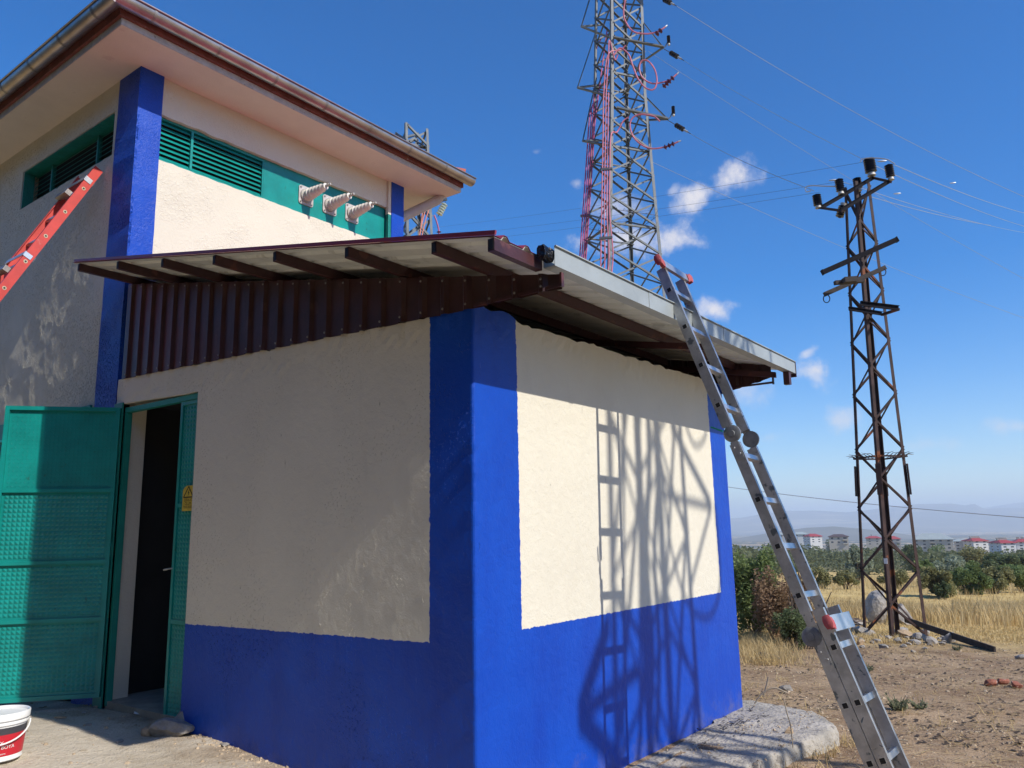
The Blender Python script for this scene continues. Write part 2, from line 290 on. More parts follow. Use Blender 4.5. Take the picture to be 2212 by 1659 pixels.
# ------------------------------------------------------------------ mesh building
class MB:
    def __init__(s): s.v = []; s.f = []; s.sm = []
    def add(s, vs, fs, smooth=False):
        o = len(s.v); s.v += [V(p) for p in vs]; s.f += [tuple(i+o for i in f) for f in fs]; s.sm += [smooth]*len(fs); return s
    def box(s, a, b):
        x0, y0, z0 = a; x1, y1, z1 = b
        return s.add([(x0, y0, z0), (x1, y0, z0), (x1, y1, z0), (x0, y1, z0), (x0, y0, z1), (x1, y0, z1), (x1, y1, z1), (x0, y1, z1)],
                     [(0, 3, 2, 1), (4, 5, 6, 7), (0, 1, 5, 4), (1, 2, 6, 5), (2, 3, 7, 6), (3, 0, 4, 7)])
    def beam(s, p, q, w, h, up=(0, 0, 1), off=(0, 0)):
        p, q = V(p), V(q); d = (q-p).normalized(); u = V(up); u = (u-d*u.dot(d))
        if u.length < 1e-4: u = V((1, 0, 0)); u = u-d*u.dot(d)
        u.normalize(); r = d.cross(u)
        p = p+r*off[0]+u*off[1]; q = q+r*off[0]+u*off[1]; a, b = r*w/2, u*h/2
        return s.add([p-a-b, p+a-b, p+a+b, p-a+b, q-a-b, q+a-b, q+a+b, q-a+b],
                     [(0, 1, 2, 3), (4, 7, 6, 5), (0, 4, 5, 1), (1, 5, 6, 2), (2, 6, 7, 3), (3, 7, 4, 0)])
    def angle(s, p, q, a, b, w, t=.008):
        """L section along p-q; flanges reach w along directions a and b"""
        a, b = V(a).normalized(), V(b).normalized(); p, q = V(p), V(q)
        def pl(a1, b1, wa, wb):
            s.add([p, p+a1*wa, p+a1*wa+b1*wb, p+b1*wb, q, q+a1*wa, q+a1*wa+b1*wb, q+b1*wb],
                  [(0, 1, 2, 3), (4, 7, 6, 5), (0, 4, 5, 1), (1, 5, 6, 2), (2, 6, 7, 3), (3, 7, 4, 0)])
        pl(a, b, w, t); p = p+b*(t+.0005); q = q+b*(t+.0005); pl(b, a, w-t, t); return s
    def tube(s, pts, r, n=6, cap=True):
        pts = [V(p) for p in pts]; m = len(pts); rs = r if isinstance(r, (list, tuple)) else [r]*m
        d0 = (pts[1]-pts[0]).normalized(); u = d0.orthogonal().normalized(); vs = []
        for i, p in enumerate(pts):
            d = (pts[min(i+1, m-1)]-pts[max(i-1, 0)]).normalized(); u = (u-d*u.dot(d)).normalized(); w = d.cross(u)
            for k in range(n):
                a = 2*pi*k/n; vs.append(p+(u*cos(a)+w*sin(a))*rs[i])
        fs = [(i*n+k, i*n+(k+1) % n, (i+1)*n+(k+1) % n, (i+1)*n+k) for i in range(m-1) for k in range(n)]
        if cap: fs += [tuple(range(n))[::-1], tuple(range((m-1)*n, m*n))]
        return s.add(vs, fs, True)
    def lathe(s, p, axis, prof, n=20, cap=True):
        """prof = [(distance along axis, radius)]"""
        p = V(p); d = V(axis).normalized(); u = d.orthogonal().normalized(); w = d.cross(u); vs = []
        for (t, r) in prof:
            for k in range(n):
                a = 2*pi*k/n; vs.append(p+d*t+(u*cos(a)+w*sin(a))*r)
        m = len(prof)
        fs = [(i*n+k, i*n+(k+1) % n, (i+1)*n+(k+1) % n, (i+1)*n+k) for i in range(m-1) for k in range(n)]
        if cap: fs += [tuple(range(n))[::-1], tuple(range((m-1)*n, m*n))]
        return s.add(vs, fs, True)
    def prism(s, poly, ext):
        """polygon of 3-D points pushed along ext"""
        n = len(poly); e = V(ext); P = [V(p) for p in poly]
        return s.add(P+[p+e for p in P], [tuple(range(n))[::-1], tuple(range(n, 2*n))]+[(i, (i+1) % n, n+(i+1) % n, n+i) for i in range(n)])
    def build(s, name, m, parent=None, smooth=None):
        me = bpy.data.meshes.new(name); o = origin(parent)
        me.from_pydata([tuple(p-o) for p in s.v], [], s.f)
        me.polygons.foreach_set('use_smooth', s.sm if smooth is None else [smooth]*len(s.f))
        me.materials.append(MT[m] if isinstance(m, str) else m); me.update()
        if s.f:
            import bmesh
            if len(s.f) < 60000:
                bm = bmesh.new(); bm.from_mesh(me); bmesh.ops.recalc_face_normals(bm, faces=bm.faces); bm.to_mesh(me); bm.free()
        ob = bpy.data.objects.new(name, me); COL.objects.link(ob)
        if parent: ob.parent = parent
        if smooth is None and any(s.sm) and hasattr(me, 'set_sharp_from_angle'): me.set_sharp_from_angle(angle=radians(50))
        return ob
def origin(o):
    p = V((0, 0, 0))
    while o: p = p+o.location; o = o.parent
    return p
def tag(o, label, cat=None, group=None, kind=None):
    if label: o['label'] = label
    if cat: o['category'] = cat
    if group: o['group'] = group
    if kind: o['kind'] = kind
    return o
def empty(name, loc, label, cat, group=None):
    o = bpy.data.objects.new(name, None); COL.objects.link(o); o.location = loc; o.empty_display_size = .1
    return tag(o, label, cat, group)
def copy_tree(o, parent=None):
    c = o.copy(); COL.objects.link(c); c.parent = parent
    for ch in o.children: copy_tree(ch, c)
    return c
def curve_pts(ctrl, n=8):
    """Catmull-Rom through control points"""
    P = [V(p) for p in ctrl]; P = [P[0]*2-P[1]]+P+[P[-1]*2-P[-2]]; out = []
    for i in range(1, len(P)-2):
        for k in range(n):
            t = k/n; a, b, c, d = P[i-1:i+3]
            out.append(.5*((2*b)+(c-a)*t+(2*a-5*b+4*c-d)*t*t+(3*b-a-3*c+d)*t**3))
    out.append(P[-2]); return out
def sstep(a, b, x):
    t = max(0, min(1, (x-a)/(b-a))); return t*t*(3-2*t)

# ------------------------------------------------------------------ terrain
PROF = [(0, 0), (6, 0), (16.6, -.50), (30, -1.3), (60, -2.6), (110, -4.9), (300, -13.5), (600, -25), (1500, -40), (3000, -50), (5000, -62), (60000, -62)]
def prof(R):
    for (a, za), (b, zb) in zip(PROF, PROF[1:]):
        if R <= b: return za+(zb-za)*(R-a)/(b-a)
    return PROF[-1][1]
def gz(x, y, fine=True):
    R = math.hypot(x-C0.x, y-C0.y); z = prof(R)
    z += .072*max(0, min(5, y))*sstep(.6, .0, x)*sstep(-8, -3, x)*sstep(12, 6, R)
    z -= .10*max(sstep(-.3, -.75, y)*sstep(-.6, 1.0, x), sstep(3.5, 3.9, x))*(1 if R < 40 else 0)
    if R > 13: z += .25*mn.noise(V((x*.06, y*.06, 0)))*sstep(14, 60, R)*min(4, R/60)
    if fine and R < 40: z += .035*mn.noise(V((x*1.3, y*1.3, 3)))*sstep(1, 3, R)+.012*mn.noise(V((x*6, y*6, 9)))
    return z
def ground_mat():
    m = bpy.data.materials.new('ground_soil'); m.use_nodes = True; g = G(m); b = g.N['Principled BSDF']; b.inputs['Roughness'].default_value = 1; b.inputs['Specular IOR Level'].default_value = .1
    geo = g.N.new('ShaderNodeNewGeometry'); P = geo.outputs['Position']
    sp = g.N.new('ShaderNodeSeparateXYZ'); g.L.new(P, sp.inputs[0]); x, y = sp.outputs[0], sp.outputs[1]
    a = g.noise(P, 1.1, 6, .65); a2 = g.noise(P, 14, 5, .7); a3 = g.noise(P, 60, 3, .6)
    dirt = g.mix(g.mapr(a, .38, .62), (0.24, 0.155, 0.09), (0.42, 0.295, 0.18))
    dirt = g.mix(g.mapr(a2, .48, .68, 0, .6), dirt, (0.14, 0.09, 0.055))
    dirt = g.mix(g.mapr(a3, .57, .66, 0, .7), dirt, (0.48, 0.39, 0.28))
    # trodden pale mortar dust by the door
    dx = g.M('SUBTRACT', 0.9, x); dusty = g.mapr(g.M('ADD', dx, g.M('MULTIPLY', g.M('SUBTRACT', a, .5), 1.5)), .6, 1.2)
    dusty = g.M('MULTIPLY', dusty, g.mapr(g.M('SUBTRACT', y, -1.0), -.5, .5)); dusty = g.M('MULTIPLY', dusty, g.mapr(g.M('ADD', x, g.M('MULTIPLY', g.M('SUBTRACT', a, .5), 1.5)), -3.0, -2.2))
    dust = g.mix(g.mapr(a, .35, .65), (0.46, 0.39, 0.29), (0.60, 0.53, 0.42))
    dust = g.mix(g.mapr(a2, .56, .70, 0, .6), dust, (0.34, 0.26, 0.16))
    dust = g.mix(g.mapr(a3, .62, .70, 0, .6), dust, (0.56, 0.52, 0.44))
    near = g.mix(dusty, dirt, dust)
    # distance from the viewpoint plateau -> stubble, scrub floor, plain
    cx = g.M('SUBTRACT', x, float(C0.x)); cy = g.M('SUBTRACT', y, float(C0.y)); R = g.M('SQRT', g.M('ADD', g.M('MULTIPLY', cx, cx), g.M('MULTIPLY', cy, cy)))
    Rn = g.M('ADD', R, g.M('MULTIPLY', g.M('SUBTRACT', g.noise(P, .35, 4, .6), .5), 7))
    st = g.mix(g.mapr(g.noise(P, 1.6, 6, .7), .35, .65), (0.50, 0.35, 0.13), (0.66, 0.49, 0.21))
    st = g.mix(g.mapr(g.noise(P, 9, 4, .7), .52, .7, 0, .6), st, (0.36, 0.23, 0.09))
    c = g.mix(g.mapr(Rn, 14.5, 17.5), near, st)
    pl = g.mix(g.mapr(g.noise(P, .012, 5, .6), .45, .58), (0.12, 0.115, 0.06), (0.42, 0.31, 0.15))
    c = g.mix(g.mapr(R, 130, 220), c, pl)
    stv = g.scaled(P, (.0006, .0030, 1)); pv = g.noise(g.scaled(P, (.0030, .0012, 1)), 1.0, 5, .6)
    far = g.mix(g.mapr(pv, .50, .56), (0.055, 0.07, 0.055), (0.42, 0.31, 0.19))
    c = g.mix(g.mapr(R, 900, 1400), c, far)
    g.L.new(c, b.inputs['Base Color'])
    bp = g.N.new('ShaderNodeBump'); bp.inputs['Distance'].default_value = .035
    g.L.new(g.M('ADD', g.M('MULTIPLY', a2, .6), g.M('MULTIPLY', a3, .35)), bp.inputs['Height']); g.L.new(bp.outputs[0], b.inputs['Normal'])
    return m
MT['ground'] = ground_mat()
def build_ground():
    rs = [0.0, .6]; 
    while rs[-1] < 45000:
        r = rs[-1]; rs.append(r+max(.05, r*.012) if r < 45 else r*1.05)
    # fine only inside the view's sector, coarser behind
    aview = atan2(cf.y, cf.x); angs = []
    a = -pi
    while a < pi-1e-6:
        angs.append(a); a += radians(.35) if abs(a) < radians(46) else radians(2.5)
    n = len(angs); vs = [V((C0.x, C0.y, gz(C0.x, C0.y)))]; fs = []
    for r in rs[1:]:
        for a in angs:
            x = C0.x+r*cos(aview+a); y = C0.y+r*sin(aview+a); vs.append(V((x, y, gz(x, y))))
    for k in range(n): fs.append((0, 1+k, 1+(k+1) % n))
    for i in range(len(rs)-2):
        b0 = 1+i*n; b1 = b0+n
        for k in range(n): fs.append((b0+k, b1+k, b1+(k+1) % n, b0+(k+1) % n))
    mb = MB(); mb.add(vs, fs, True); o = mb.build('ground', 'ground'); tag(o, None, kind='structure')
build_ground()
def az_of(px, py=1120):
    v = ray(px, py); return atan2(v.y, v.x)
def build_hills():
    hm = mat('hill_slopes', (0.07, 0.08, 0.06), 1, 0, .3, .0014, 0, 1, col2=(0.17, 0.15, 0.11), coord='Object', spots=((.46, .36, .23), .0016, .60, .55), stretch=(1, .45, 6))
    def ridge(name, pts, R0, R1, zb, amp, seed):
        prof_ = sorted((az_of(px), (1.5+R1*(ray(px, py).z/math.hypot(*ray(px, py)[:2])))) for px, py in pts)
        mb = MB(); na, nr = 200, 26; a0, a1 = prof_[0][0], prof_[-1][0]; vs = []
        for j in range(nr):
            t = j/(nr-1); R = R0+(R1-R0)*t if t <= .8 else R0+(R1-R0)*t
            for i in range(na):
                a = a0+(a1-a0)*i/(na-1)
                for (b0, z0), (b1, z1) in zip(prof_, prof_[1:]):
                    if b0-1e-9 <= a <= b1+1e-9: h = z0+(z1-z0)*((a-b0)/(b1-b0)); break
                x, y = C0.x+R*cos(a), C0.y+R*sin(a)
                rg = mn.fractal(V((x*.0012, y*.0012, seed)), .9, 2.1, 5)
                s = t**1.5; z = zb+(h-zb)*s+amp*rg*sin(pi*min(1, t*1.02))*.8+amp*.10*rg*t
                vs.append(V((x, y, z)))
        for i in range(na):  # back slope
            p = vs[(nr-1)*na+i]; d = V((p.x-C0.x, p.y-C0.y, 0)).normalized(); vs.append(V((p.x+d.x*900, p.y+d.y*900, zb-5)))
        fs = [(j*na+i, j*na+i+1, (j+1)*na+i+1, (j+1)*na+i) for j in range(nr) for i in range(na-1)]
        mb.add(vs, fs, True); tag(mb.build(name, hm), None, kind='structure')
    ridge('hills', [(1250, 1126), (1500, 1124), (1600, 1119), (1640, 1112), (1700, 1104), (1760, 1102), (1830, 1106), (1880, 1101), (1930, 1095), (1980, 1089), (2060, 1087), (2088, 1091), (2108, 1087), (2130, 1099), (2170, 1096), (2300, 1100), (2600, 1105)], 5200, 8000, -66, 46, 1)
    ridge('hills', [(1900, 1122), (2060, 1104), (2140, 1096), (2180, 1089), (2230, 1083), (2400, 1090), (2700, 1085)], 8600, 10500, -66, 40, 5)
    ridge('hills', [(1560, 1168), (1620, 1158), (1680, 1148), (1740, 1140), (1800, 1137), (1860, 1142), (1920, 1149), (2000, 1162), (2060, 1170)], 2300, 2900, -52, 6, 8)
build_hills()
hz = bpy.data.materials.new('haze_air'); hz.use_nodes = True
_n = hz.node_tree.nodes; _n.remove(_n['Principled BSDF']); pvn = _n.new('ShaderNodeVolumePrincipled')
pvn.inputs['Color'].default_value = (0.80, 0.90, 1.0, 1); pvn.inputs['Density'].default_value = 0.00023; pvn.inputs['Anisotropy'].default_value = 0.1
hz.node_tree.links.new(pvn.outputs[0], _n['Material Output'].inputs['Volume'])
tag(MB().box((-13500, -13500, -68), (13500, 13500, 262)).build('haze', hz), None, kind='stuff')
bpy.data.objects['haze'].display_type = 'WIRE'

# ------------------------------------------------------------------ annex (low transformer house)
LA, LB = 3.93, 3.50
def nz1(*a): return mn.noise(V(a))
annex = empty('transformer_house', (0, 0, 0), 'low cream plastered house with cobalt blue corner and plinth under a sheet metal lean-to roof', 'building')
def slab_path(path, us, vs, keep, th, base, smooth=False):
    """a wall: path(u) -> (point, inward normal); kept cells of the (u, v) grid become a slab th thick"""
    mb = MB(); nu, nv = len(us), len(vs); fr = {}; P = []
    for side in (0, 1):
        for i, u in enumerate(us):
            p, n = path(u)
            for j in range(nv):
                z = vs[j](u) if callable(vs[j]) else vs[j]
                q = p+n*(th if side else 0)
                w = 0 if side else base(u, z)
                P.append(V((q.x-n.x*w, q.y-n.y*w, z)))
    id_ = lambda s, i, j: s*nu*nv+i*nv+j
    K = [[keep((us[i]+us[i+1])/2, j) for j in range(nv-1)] for i in range(nu-1)]; fs = []
    for i in range(nu-1):
        for j in range(nv-1):
            if not K[i][j]: continue
            fs.append((id_(0, i, j), id_(0, i, j+1), id_(0, i+1, j+1), id_(0, i+1, j)))
            fs.append((id_(1, i, j), id_(1, i+1, j), id_(1, i+1, j+1), id_(1, i, j+1)))
            for (di, dj, a, b) in ((-1, 0, (i, j), (i, j+1)), (1, 0, (i+1, j), (i+1, j+1)), (0, -1, (i, j), (i+1, j)), (0, 1, (i, j+1), (i+1, j+1))):
                ii, jj = i+di, j+dj
                if not (0 <= ii < nu-1 and 0 <= jj < nv-1 and K[ii][jj]):
                    fs.append((id_(0, *a), id_(0, *b), id_(1, *b), id_(1, *a)))
    mb.add(P, fs, smooth); return mb
def build_annex_walls():
    # u runs along A from the tower (u=-LA) to the corner (0), then along B to LB, then back along C
    rc = .018
    def path(u):
        if u < -rc: return V((0, -u, 0)), V((1, 0, 0))
        if u < rc:
            a = (u+rc)/(2*rc)*pi/2; return V((rc-rc*cos(a), rc-rc*sin(a), 0)), V((cos(a), sin(a), 0)).normalized()
        if u < LB-rc: return V((u, 0, 0)), V((0, 1, 0))
        if u < LB+rc:
            a = (u-LB+rc)/(2*rc)*pi/2; return V((LB-rc+rc*sin(a), rc-rc*cos(a), 0)), V((-sin(a), cos(a), 0)).normalized()
        return V((LB, u-LB, 0)), V((-1, 0, 0))
    D0, D1 = 2.69, 3.80                                    # door opening in y
    us = [-LA, -D1]
    def fill(a, b, st):
        n = max(1, round((b-a)/st)); return [a+(b-a)*k/n for k in range(1, n+1)]
    us += fill(-D1, -D0, .06)+fill(-D0, -rc, .05)+fill(-rc, rc, .012)+fill(rc, LB-rc, .05)+fill(LB-rc, LB+rc, .02)+fill(LB+rc, LB+LA-.02, .4)
    top0 = lambda u: 2.705+.027*max(0, -u)+(.03 if -.32 < u < .40 else 0)+(.012*max(0, u) if u < LB+.3 else .13)
    def top(u): return top0(u)+.022*nz1(u*9, 1, 0)+.016*nz1(u*31, 5, 0)
    lint = lambda u: 2.562+.03*sstep(2.7, 3.9, -u)+.006*nz1(u*14, 2, 2)
    zs = [-.35, .05, .25]+[.25+.05*k for k in range(1, 46)]
    vs = zs+[lint, (lambda u: lint(u)+.05), (lambda u: lint(u)+.09), top]
    nj = len(vs)
    def keep(u, j):
        if -D1 < u < -D0: return j >= len(zs)
        return True
    def bump(u, z):
        e = .5+1.8*exp(-abs(u)/.02) if abs(u) < .1 else .5
        b = .0016*nz1(u*2.2, z*2.2, 7)+.0012*nz1(u*7, z*7, 4)*e+ (.006*nz1(0, z*13, 3)+.004*nz1(4, z*40, 1))*exp(-(u/.03)**2)
        if z < .25: b += .012*max(0, nz1(u*5, z*9, 2))
        if z > 2.6: b += .008*nz1(u*20, z*20, 5)
        return b
    # column of the door: jamb edges wobble slightly
    o = slab_path(path, us, vs, keep, .20, bump).build('wall', 'annex', annex, smooth=False)
    o['label'] = 'cream plaster wall with blue corner and blue plinth'
    # floor; ceiling, deep floor and lining are near-black, painting in the room's shade
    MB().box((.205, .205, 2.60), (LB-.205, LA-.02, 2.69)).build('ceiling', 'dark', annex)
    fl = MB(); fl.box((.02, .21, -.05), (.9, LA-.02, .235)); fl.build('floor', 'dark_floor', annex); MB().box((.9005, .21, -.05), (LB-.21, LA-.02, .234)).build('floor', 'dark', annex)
    li = MB(); li.box((.21, .206, .236), (LB-.21, .216, 2.60)); li.box((LB-.22, .217, .236), (LB-.21, LA-.02, 2.60)); li.box((.21, LA-.03, .236), (LB-.221, LA-.02, 2.60)); li.box((.202, .217, .236), (.209, 2.66, 2.60)); li.build('interior_shade_lining', 'dark', annex)
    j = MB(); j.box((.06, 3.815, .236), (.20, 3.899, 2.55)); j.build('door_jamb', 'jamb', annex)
build_annex_walls()
def build_annex_door():
    t = .035; x0, x1 = .015, .05
    fr = MB(); fr.box((x0, 2.692, 2.515), (x1+.01, 3.80, 2.556)); fr.box((x0, 3.765, .20), (x1+.01, 3.80, 2.512)); fr.box((-.012, 3.80, .1), (x1, 3.935, 2.60)); fr.build('door_frame', 'teal_dull', annex)
    # narrow fixed leaf with embossed sheet
    lf = MB(); y0, y1 = 2.694, 2.955; z0, z1 = .14, 2.513
    lf.box((x0+.02, y0, z0), (x1, y1, z1)); rw = .03
    for (a, b) in ((y0, y0+rw), (y1-rw, y1)): lf.box((x0+.008, a, z0), (x0+.0198, b, z1))
    for zc in (z0+.015, .88, 1.72, z1-.015): lf.box((x0+.009, y0+rw, zc-.015), (x0+.0198, y1-rw, zc+.015))
    emboss(lf, V((x0+.0195, y0+rw, z0+.04)), V((0, 1, 0)), V((0, 0, 1)), y1-y0-2*rw, z1-z0-.08, .034, .006, V((-1, 0, 0)))
    l = lf.build('door_leaf', 'teal', annex); l['label'] = 'narrow closed leaf of the green door'
    hp = MB(); hp.tube(curve_pts([(x0+.01, 2.945, 1.26), (x0-.03, 2.96, 1.255), (x0-.035, 2.985, 1.25), (x0-.005, 2.99, 1.25)], 5), .006); hp.build('latch', 'cap', l)
def emboss(mb, o, ua, va, w, h, st, d, n):
    nu, nv = max(1, int(w/st)), max(1, int(h/st)); su, sv = w/nu, h/nv
    for i in range(nu):
        for j in range(nv):
            a = o+ua*(i*su+su*.08)+va*(j*sv+sv*.08); b = a+ua*su*.84; c = b+va*sv*.84; e = a+va*sv*.84; m = (a+c)/2+n*d
            mb.add([a, b, c, e, m], [(0, 1, 4), (1, 2, 4), (2, 3, 4), (3, 0, 4)])
build_annex_door()
def build_open_leaf():
    h0, h1 = V((-.012, 3.815, 0)), V((-.672, 4.352, 0)); d = (h1-h0); W = d.length; d.normalize(); n = V((d.y, -d.x, 0)).normalized()
    if n.dot(C0-h0) < 0: n = -n
    z0, z1 = .27, 2.553
    b = MB(); A = lambda u, z, k: V((h0.x+d.x*u+n.x*k, h0.y+d.y*u+n.y*k, z))
    def bx(u0, u1, za, zb, k0, k1, m=b):
        m.add([A(u0, za, k0), A(u1, za, k0), A(u1, za, k1), A(u0, za, k1), A(u0, zb, k0), A(u1, zb, k0), A(u1, zb, k1), A(u0, zb, k1)],
              [(0, 3, 2, 1), (4, 5, 6, 7), (0, 1, 5, 4), (1, 2, 6, 5), (2, 3, 7, 6), (3, 0, 4, 7)])
    bx(.03, W-.03, z0+.03, z1-.03, .0, .004)
    bars = [.27+.0, .80, 1.265, 1.80]
    zb = [z0+.02]; 
    for (px, py) in ((120, 1340), (125, 1215), (130, 1060)):
        v = ray(px, py); t = ((h0-C0).dot(n))/v.dot(n); zb.append((C0+v*t).z)
    zb.append(z1-.02)
    for k in range(len(zb)-1):
        za, zc = zb[k]+.02, zb[k+1]-.02
        if k < 3: emboss(b, A(.045, za+.01, .0045), d, V((0, 0, 1)), W-.09, zc-za-.02, .034, .007, n)
        else:
            rows = int((zc-za)/.030); cols = int((W-.09)/.030)
            for i in range(cols):
                for j in range(rows):
                    c = A(.045+(i+.5)*(W-.09)/cols, za+(j+.5)*(zc-za)/rows, .0045); s = 1 if (i+j) % 2 else -1
                    q = (d*s+V((0, 0, 1))).normalized(); r = q.cross(n); b.add([c-q*.013, c+r*.004, c+q*.013, c-r*.004, c+n*.004], [(0, 1, 4), (1, 2, 4), (2, 3, 4), (3, 0, 4)])
    leaf = b.build('door_leaf', 'teal', annex); leaf['label'] = 'wide green door leaf standing open, embossed sheet in an angle frame'
    f = MB(); m = f
    bx(0, .032, z0, z1, -.004, .030, f); bx(W-.032, W, z0, z1, -.004, .030, f)
    bx(.0325, W-.0325, z0, z0+.032, -.004, .029, f); bx(.0325, W-.0325, z1-.032, z1, -.004, .029, f)
    f.build('leaf_frame', 'teal', leaf)
    for z in zb[1:-1]:
        c = MB(); bx(.0325, W-.0325, z-.014, z+.014, .0045, .027, c); c.build('crossbar', 'teal', leaf)
    for z in (.55, 1.4, 2.25):
        c = MB(); c.tube([h0+V((.004, .002, z-.05)), h0+V((.004, .002, z+.05))], .012, 8); c.build('hinge', 'teal_dull', leaf)
build_open_leaf()
RS = .195                                     # roof slope along y
def rz(y): return 2.925+RS*y
def build_annex_roof():
    def sheet(name, m, dz, xa, xb, ya, yb, flip=False):
        mb = MB(); pitch = .175; x = xa; prof_ = []
        while x < xb:
            for dx, h in ((0, 0), (.055, 0), (.075, .022), (.100, .022), (.120, 0)):
                if x+dx < xb: prof_.append((x+dx, h))
            x += pitch
        prof_.append((xb, 0)); ny = 14
        vs = [V((px, ya+(yb-ya)*j/ny, rz(ya+(yb-ya)*j/ny)+dz+h)) for j in range(ny+1) for px, h in prof_]; n = len(prof_)
        vs2 = [v-V((0, 0, .0015)) for v in vs]; o = len(vs)
        fs = [(j*n+i, j*n+i+1, (j+1)*n+i+1, (j+1)*n+i) for j in range(ny) for i in range(n-1)]
        fs2 = [tuple(k+o for k in f[::-1]) for f in fs]
        ed = [(j*n, (j+1)*n, (j+1)*n+o, j*n+o) for j in range(ny)]+[(j*n+n-1, (j+1)*n+n-1, (j+1)*n+n-1+o, j*n+n-1+o) for j in range(ny)]
        ed += [(i, i+1, i+1+o, i+o) for i in range(n-1)]
        mb.add(vs+vs2, fs+fs2+ed); return mb.build(name, m, annex)
    r = sheet('roof', 'maroon_top', .042, -.46, LB+.34, -.525, 3.90); r['label'] = 'maroon trapezoid sheet roof'
    r = sheet('roof_underside', 'sheet_under', .036, -.455, LB+.335, -.52, 3.90); r['label'] = 'pale grey-green underside of the roof sheets'
    vt = MB(); vt.beam((-.468, -.54, rz(-.54)+.052), (-.468, 3.84, rz(3.84)+.052), .012, .020); vt.build('verge_trim', 'maroon_top', annex)
    for k in range(7):
        y = 3.80-.655*k
        p = MB(); p.box((-.45, y-.017, rz(y)-.030), (LB-.02, y+.017, rz(y)+.030)); p.build('purlin', 'maroon', annex)
        c = MB(); c.box((-.453, y-.012, rz(y)-.024), (-.4505, y+.012, rz(y)+.024)); c.build('purlin_end', 'black', annex)
    y = -.505; p = MB(); p.box((-.46, y-.02, rz(y)-.035), (-.07, y+.02, rz(y)+.026)); p.build('purlin', 'maroon', annex)
    c = MB(); c.box((-.463, y-.014, rz(y)-.028), (-.4605, y+.014, rz(y)+.022)); c.build('purlin_end', 'black', annex)
    # rafters running down the slope over the open eave
    for x in (.12, 2.08, LB-.03):
        r = MB(); ya = -.50 if x > .2 else .25
        r.add(*slope_box(x-.016, x+.016, ya, 3.8, -.082, -.034)); r.build('rafter', 'maroon', annex)
    # gable cladding on the shaded side, and on the far side
    def gable(x, sgn, ya, name):
        mb = MB(); y = ya; pts = []; k = 0
        while y < 3.86:
            for dy, h in ((0, 0), (.085, 0), (.105, .020), (.130, .020), (.150, 0)):
                if y+dy < 3.86: pts.append((y+dy, h))
            y += .17
        pts.append((3.86, 0))
        low = .0 if x < 1 else -.03; tp = -.036 if x < 1 else .034
        def zb(y): return 2.700+low+.027*max(0, y)+.009*nz1(y*7, 3, 1)-(.0 if y > 0 else (-.01*y if x < 1 else .20*y))
        vs = []
        for yy, h in pts:
            xx = x+sgn*h+.003*nz1(yy*3, 1, 1)*0
            vs += [V((xx, yy, zb(yy))), V((xx, yy, rz(yy)+tp)), V((xx-sgn*.0015, yy, zb(yy))), V((xx-sgn*.0015, yy, rz(yy)+tp))]
        fs = []
        for i in range(len(pts)-1):
            a, b = i*4, i*4+4; fs += [(a, b, b+1, a+1), (a+2, a+3, b+3, b+2), (a, a+2, b+2, b), (a+1, b+1, b+3, a+3)]
        mb.add(vs, fs); o = mb.build(name, 'maroon_sheet', annex); o['label'] = 'dark maroon corrugated cladding of the gable'
        y = ya+.1175; first = None
        while y < 3.8:
            for z in (rz(y)-.065, zb(y)+.030):
                if first is None:
                    sc = MB(); sc.lathe((0, 0, 0), (sgn, 0, 0), [(0, .0075), (.002, .0075), (.005, .005), (.006, .0)], 8, False); first = sc.build('screw', 'screw', None); q_ = first
                else: q_ = first.copy(); COL.objects.link(q_)
                q_.parent = o; q_.location = (x+sgn*.020, y, z)
            y += .17
        bm = MB(); bm.box((x-.012, ya-.004, 2.705), (x-.012+.012, min(-.02, ya+.58), 2.722)); bm.box((x+sgn*.001, ya-.014, 2.70), (x+sgn*.024, ya-.002, rz(ya)-.034)); bm.build('cladding_trim', 'maroon', o)
    gable(-.006, -1, -.60, 'gable_cladding'); gable(LB+.006, 1, -.45, 'gable_cladding')
    # box gutter
    g = MB(); xa, xb = -.065, LB+.20; y0, y1, za, zb_ = -.600, -.530, 2.803, 2.906; t = .002
    g.box((xa, y0, za), (xb, y0+t, zb_)); g.box((xa, y0+t, za), (xb, y1-t, za+t)); g.box((xa, y1-t, za), (xb, y1, zb_+.02))
    g.box((xa, y0-.010, zb_-.002), (xb, y0-.0002, zb_+.004)); g.box((xb-t, y0+t+.0003, za+t), (xb-.0001, y1-t-.0003, zb_-.001))
    gt = g.build('box_gutter', 'gut2', annex)
    for x in (.95, 2.1): 
        s = MB(); s.box((x, y0-.0025, za-.002), (x+.05, y0-.0003, zb_-.003)); s.build('gutter_joint', 'gut2', gt)
    e = MB(); ne = 10
    e.box((xb, y0-.004, za-.03), (xb+.012, y1+.004, zb_+.002)); e.build('gutter_end', 'maroon', gt)
    # bitumen wrapped near end
    q = MB(); vs = []
    for i in range(9):
        for k in range(12):
            a = 2*pi*k/12; ry, rz_ = .024, .037; cy, cz = -.566, 2.850
            sq = 1/max(abs(cos(a)), abs(sin(a))); w = 1+.34*nz1(i*1.3, k*1.1, 3)
            vs.append(V((xa-.075+.085*i/8+.012*nz1(i, k, 1), cy+cos(a)*sq*ry*w, cz+sin(a)*sq*rz_*w+.012)))
    fs = [(i*12+k, i*12+(k+1) % 12, (i+1)*12+(k+1) % 12, (i+1)*12+k) for i in range(8) for k in range(12)]+[tuple(range(12)), tuple(range(96, 108))]
    q.add(vs, fs); q.build('bitumen_wrap', 'bitumen', gt)
    d = MB(); d.box((LB+.04, -.59, 2.69), (LB+.095, -.54, 2.8028)); d.build('downspout', 'maroon', gt)
    for y in [-.35+.17*i for i in range(3)]:
        pass
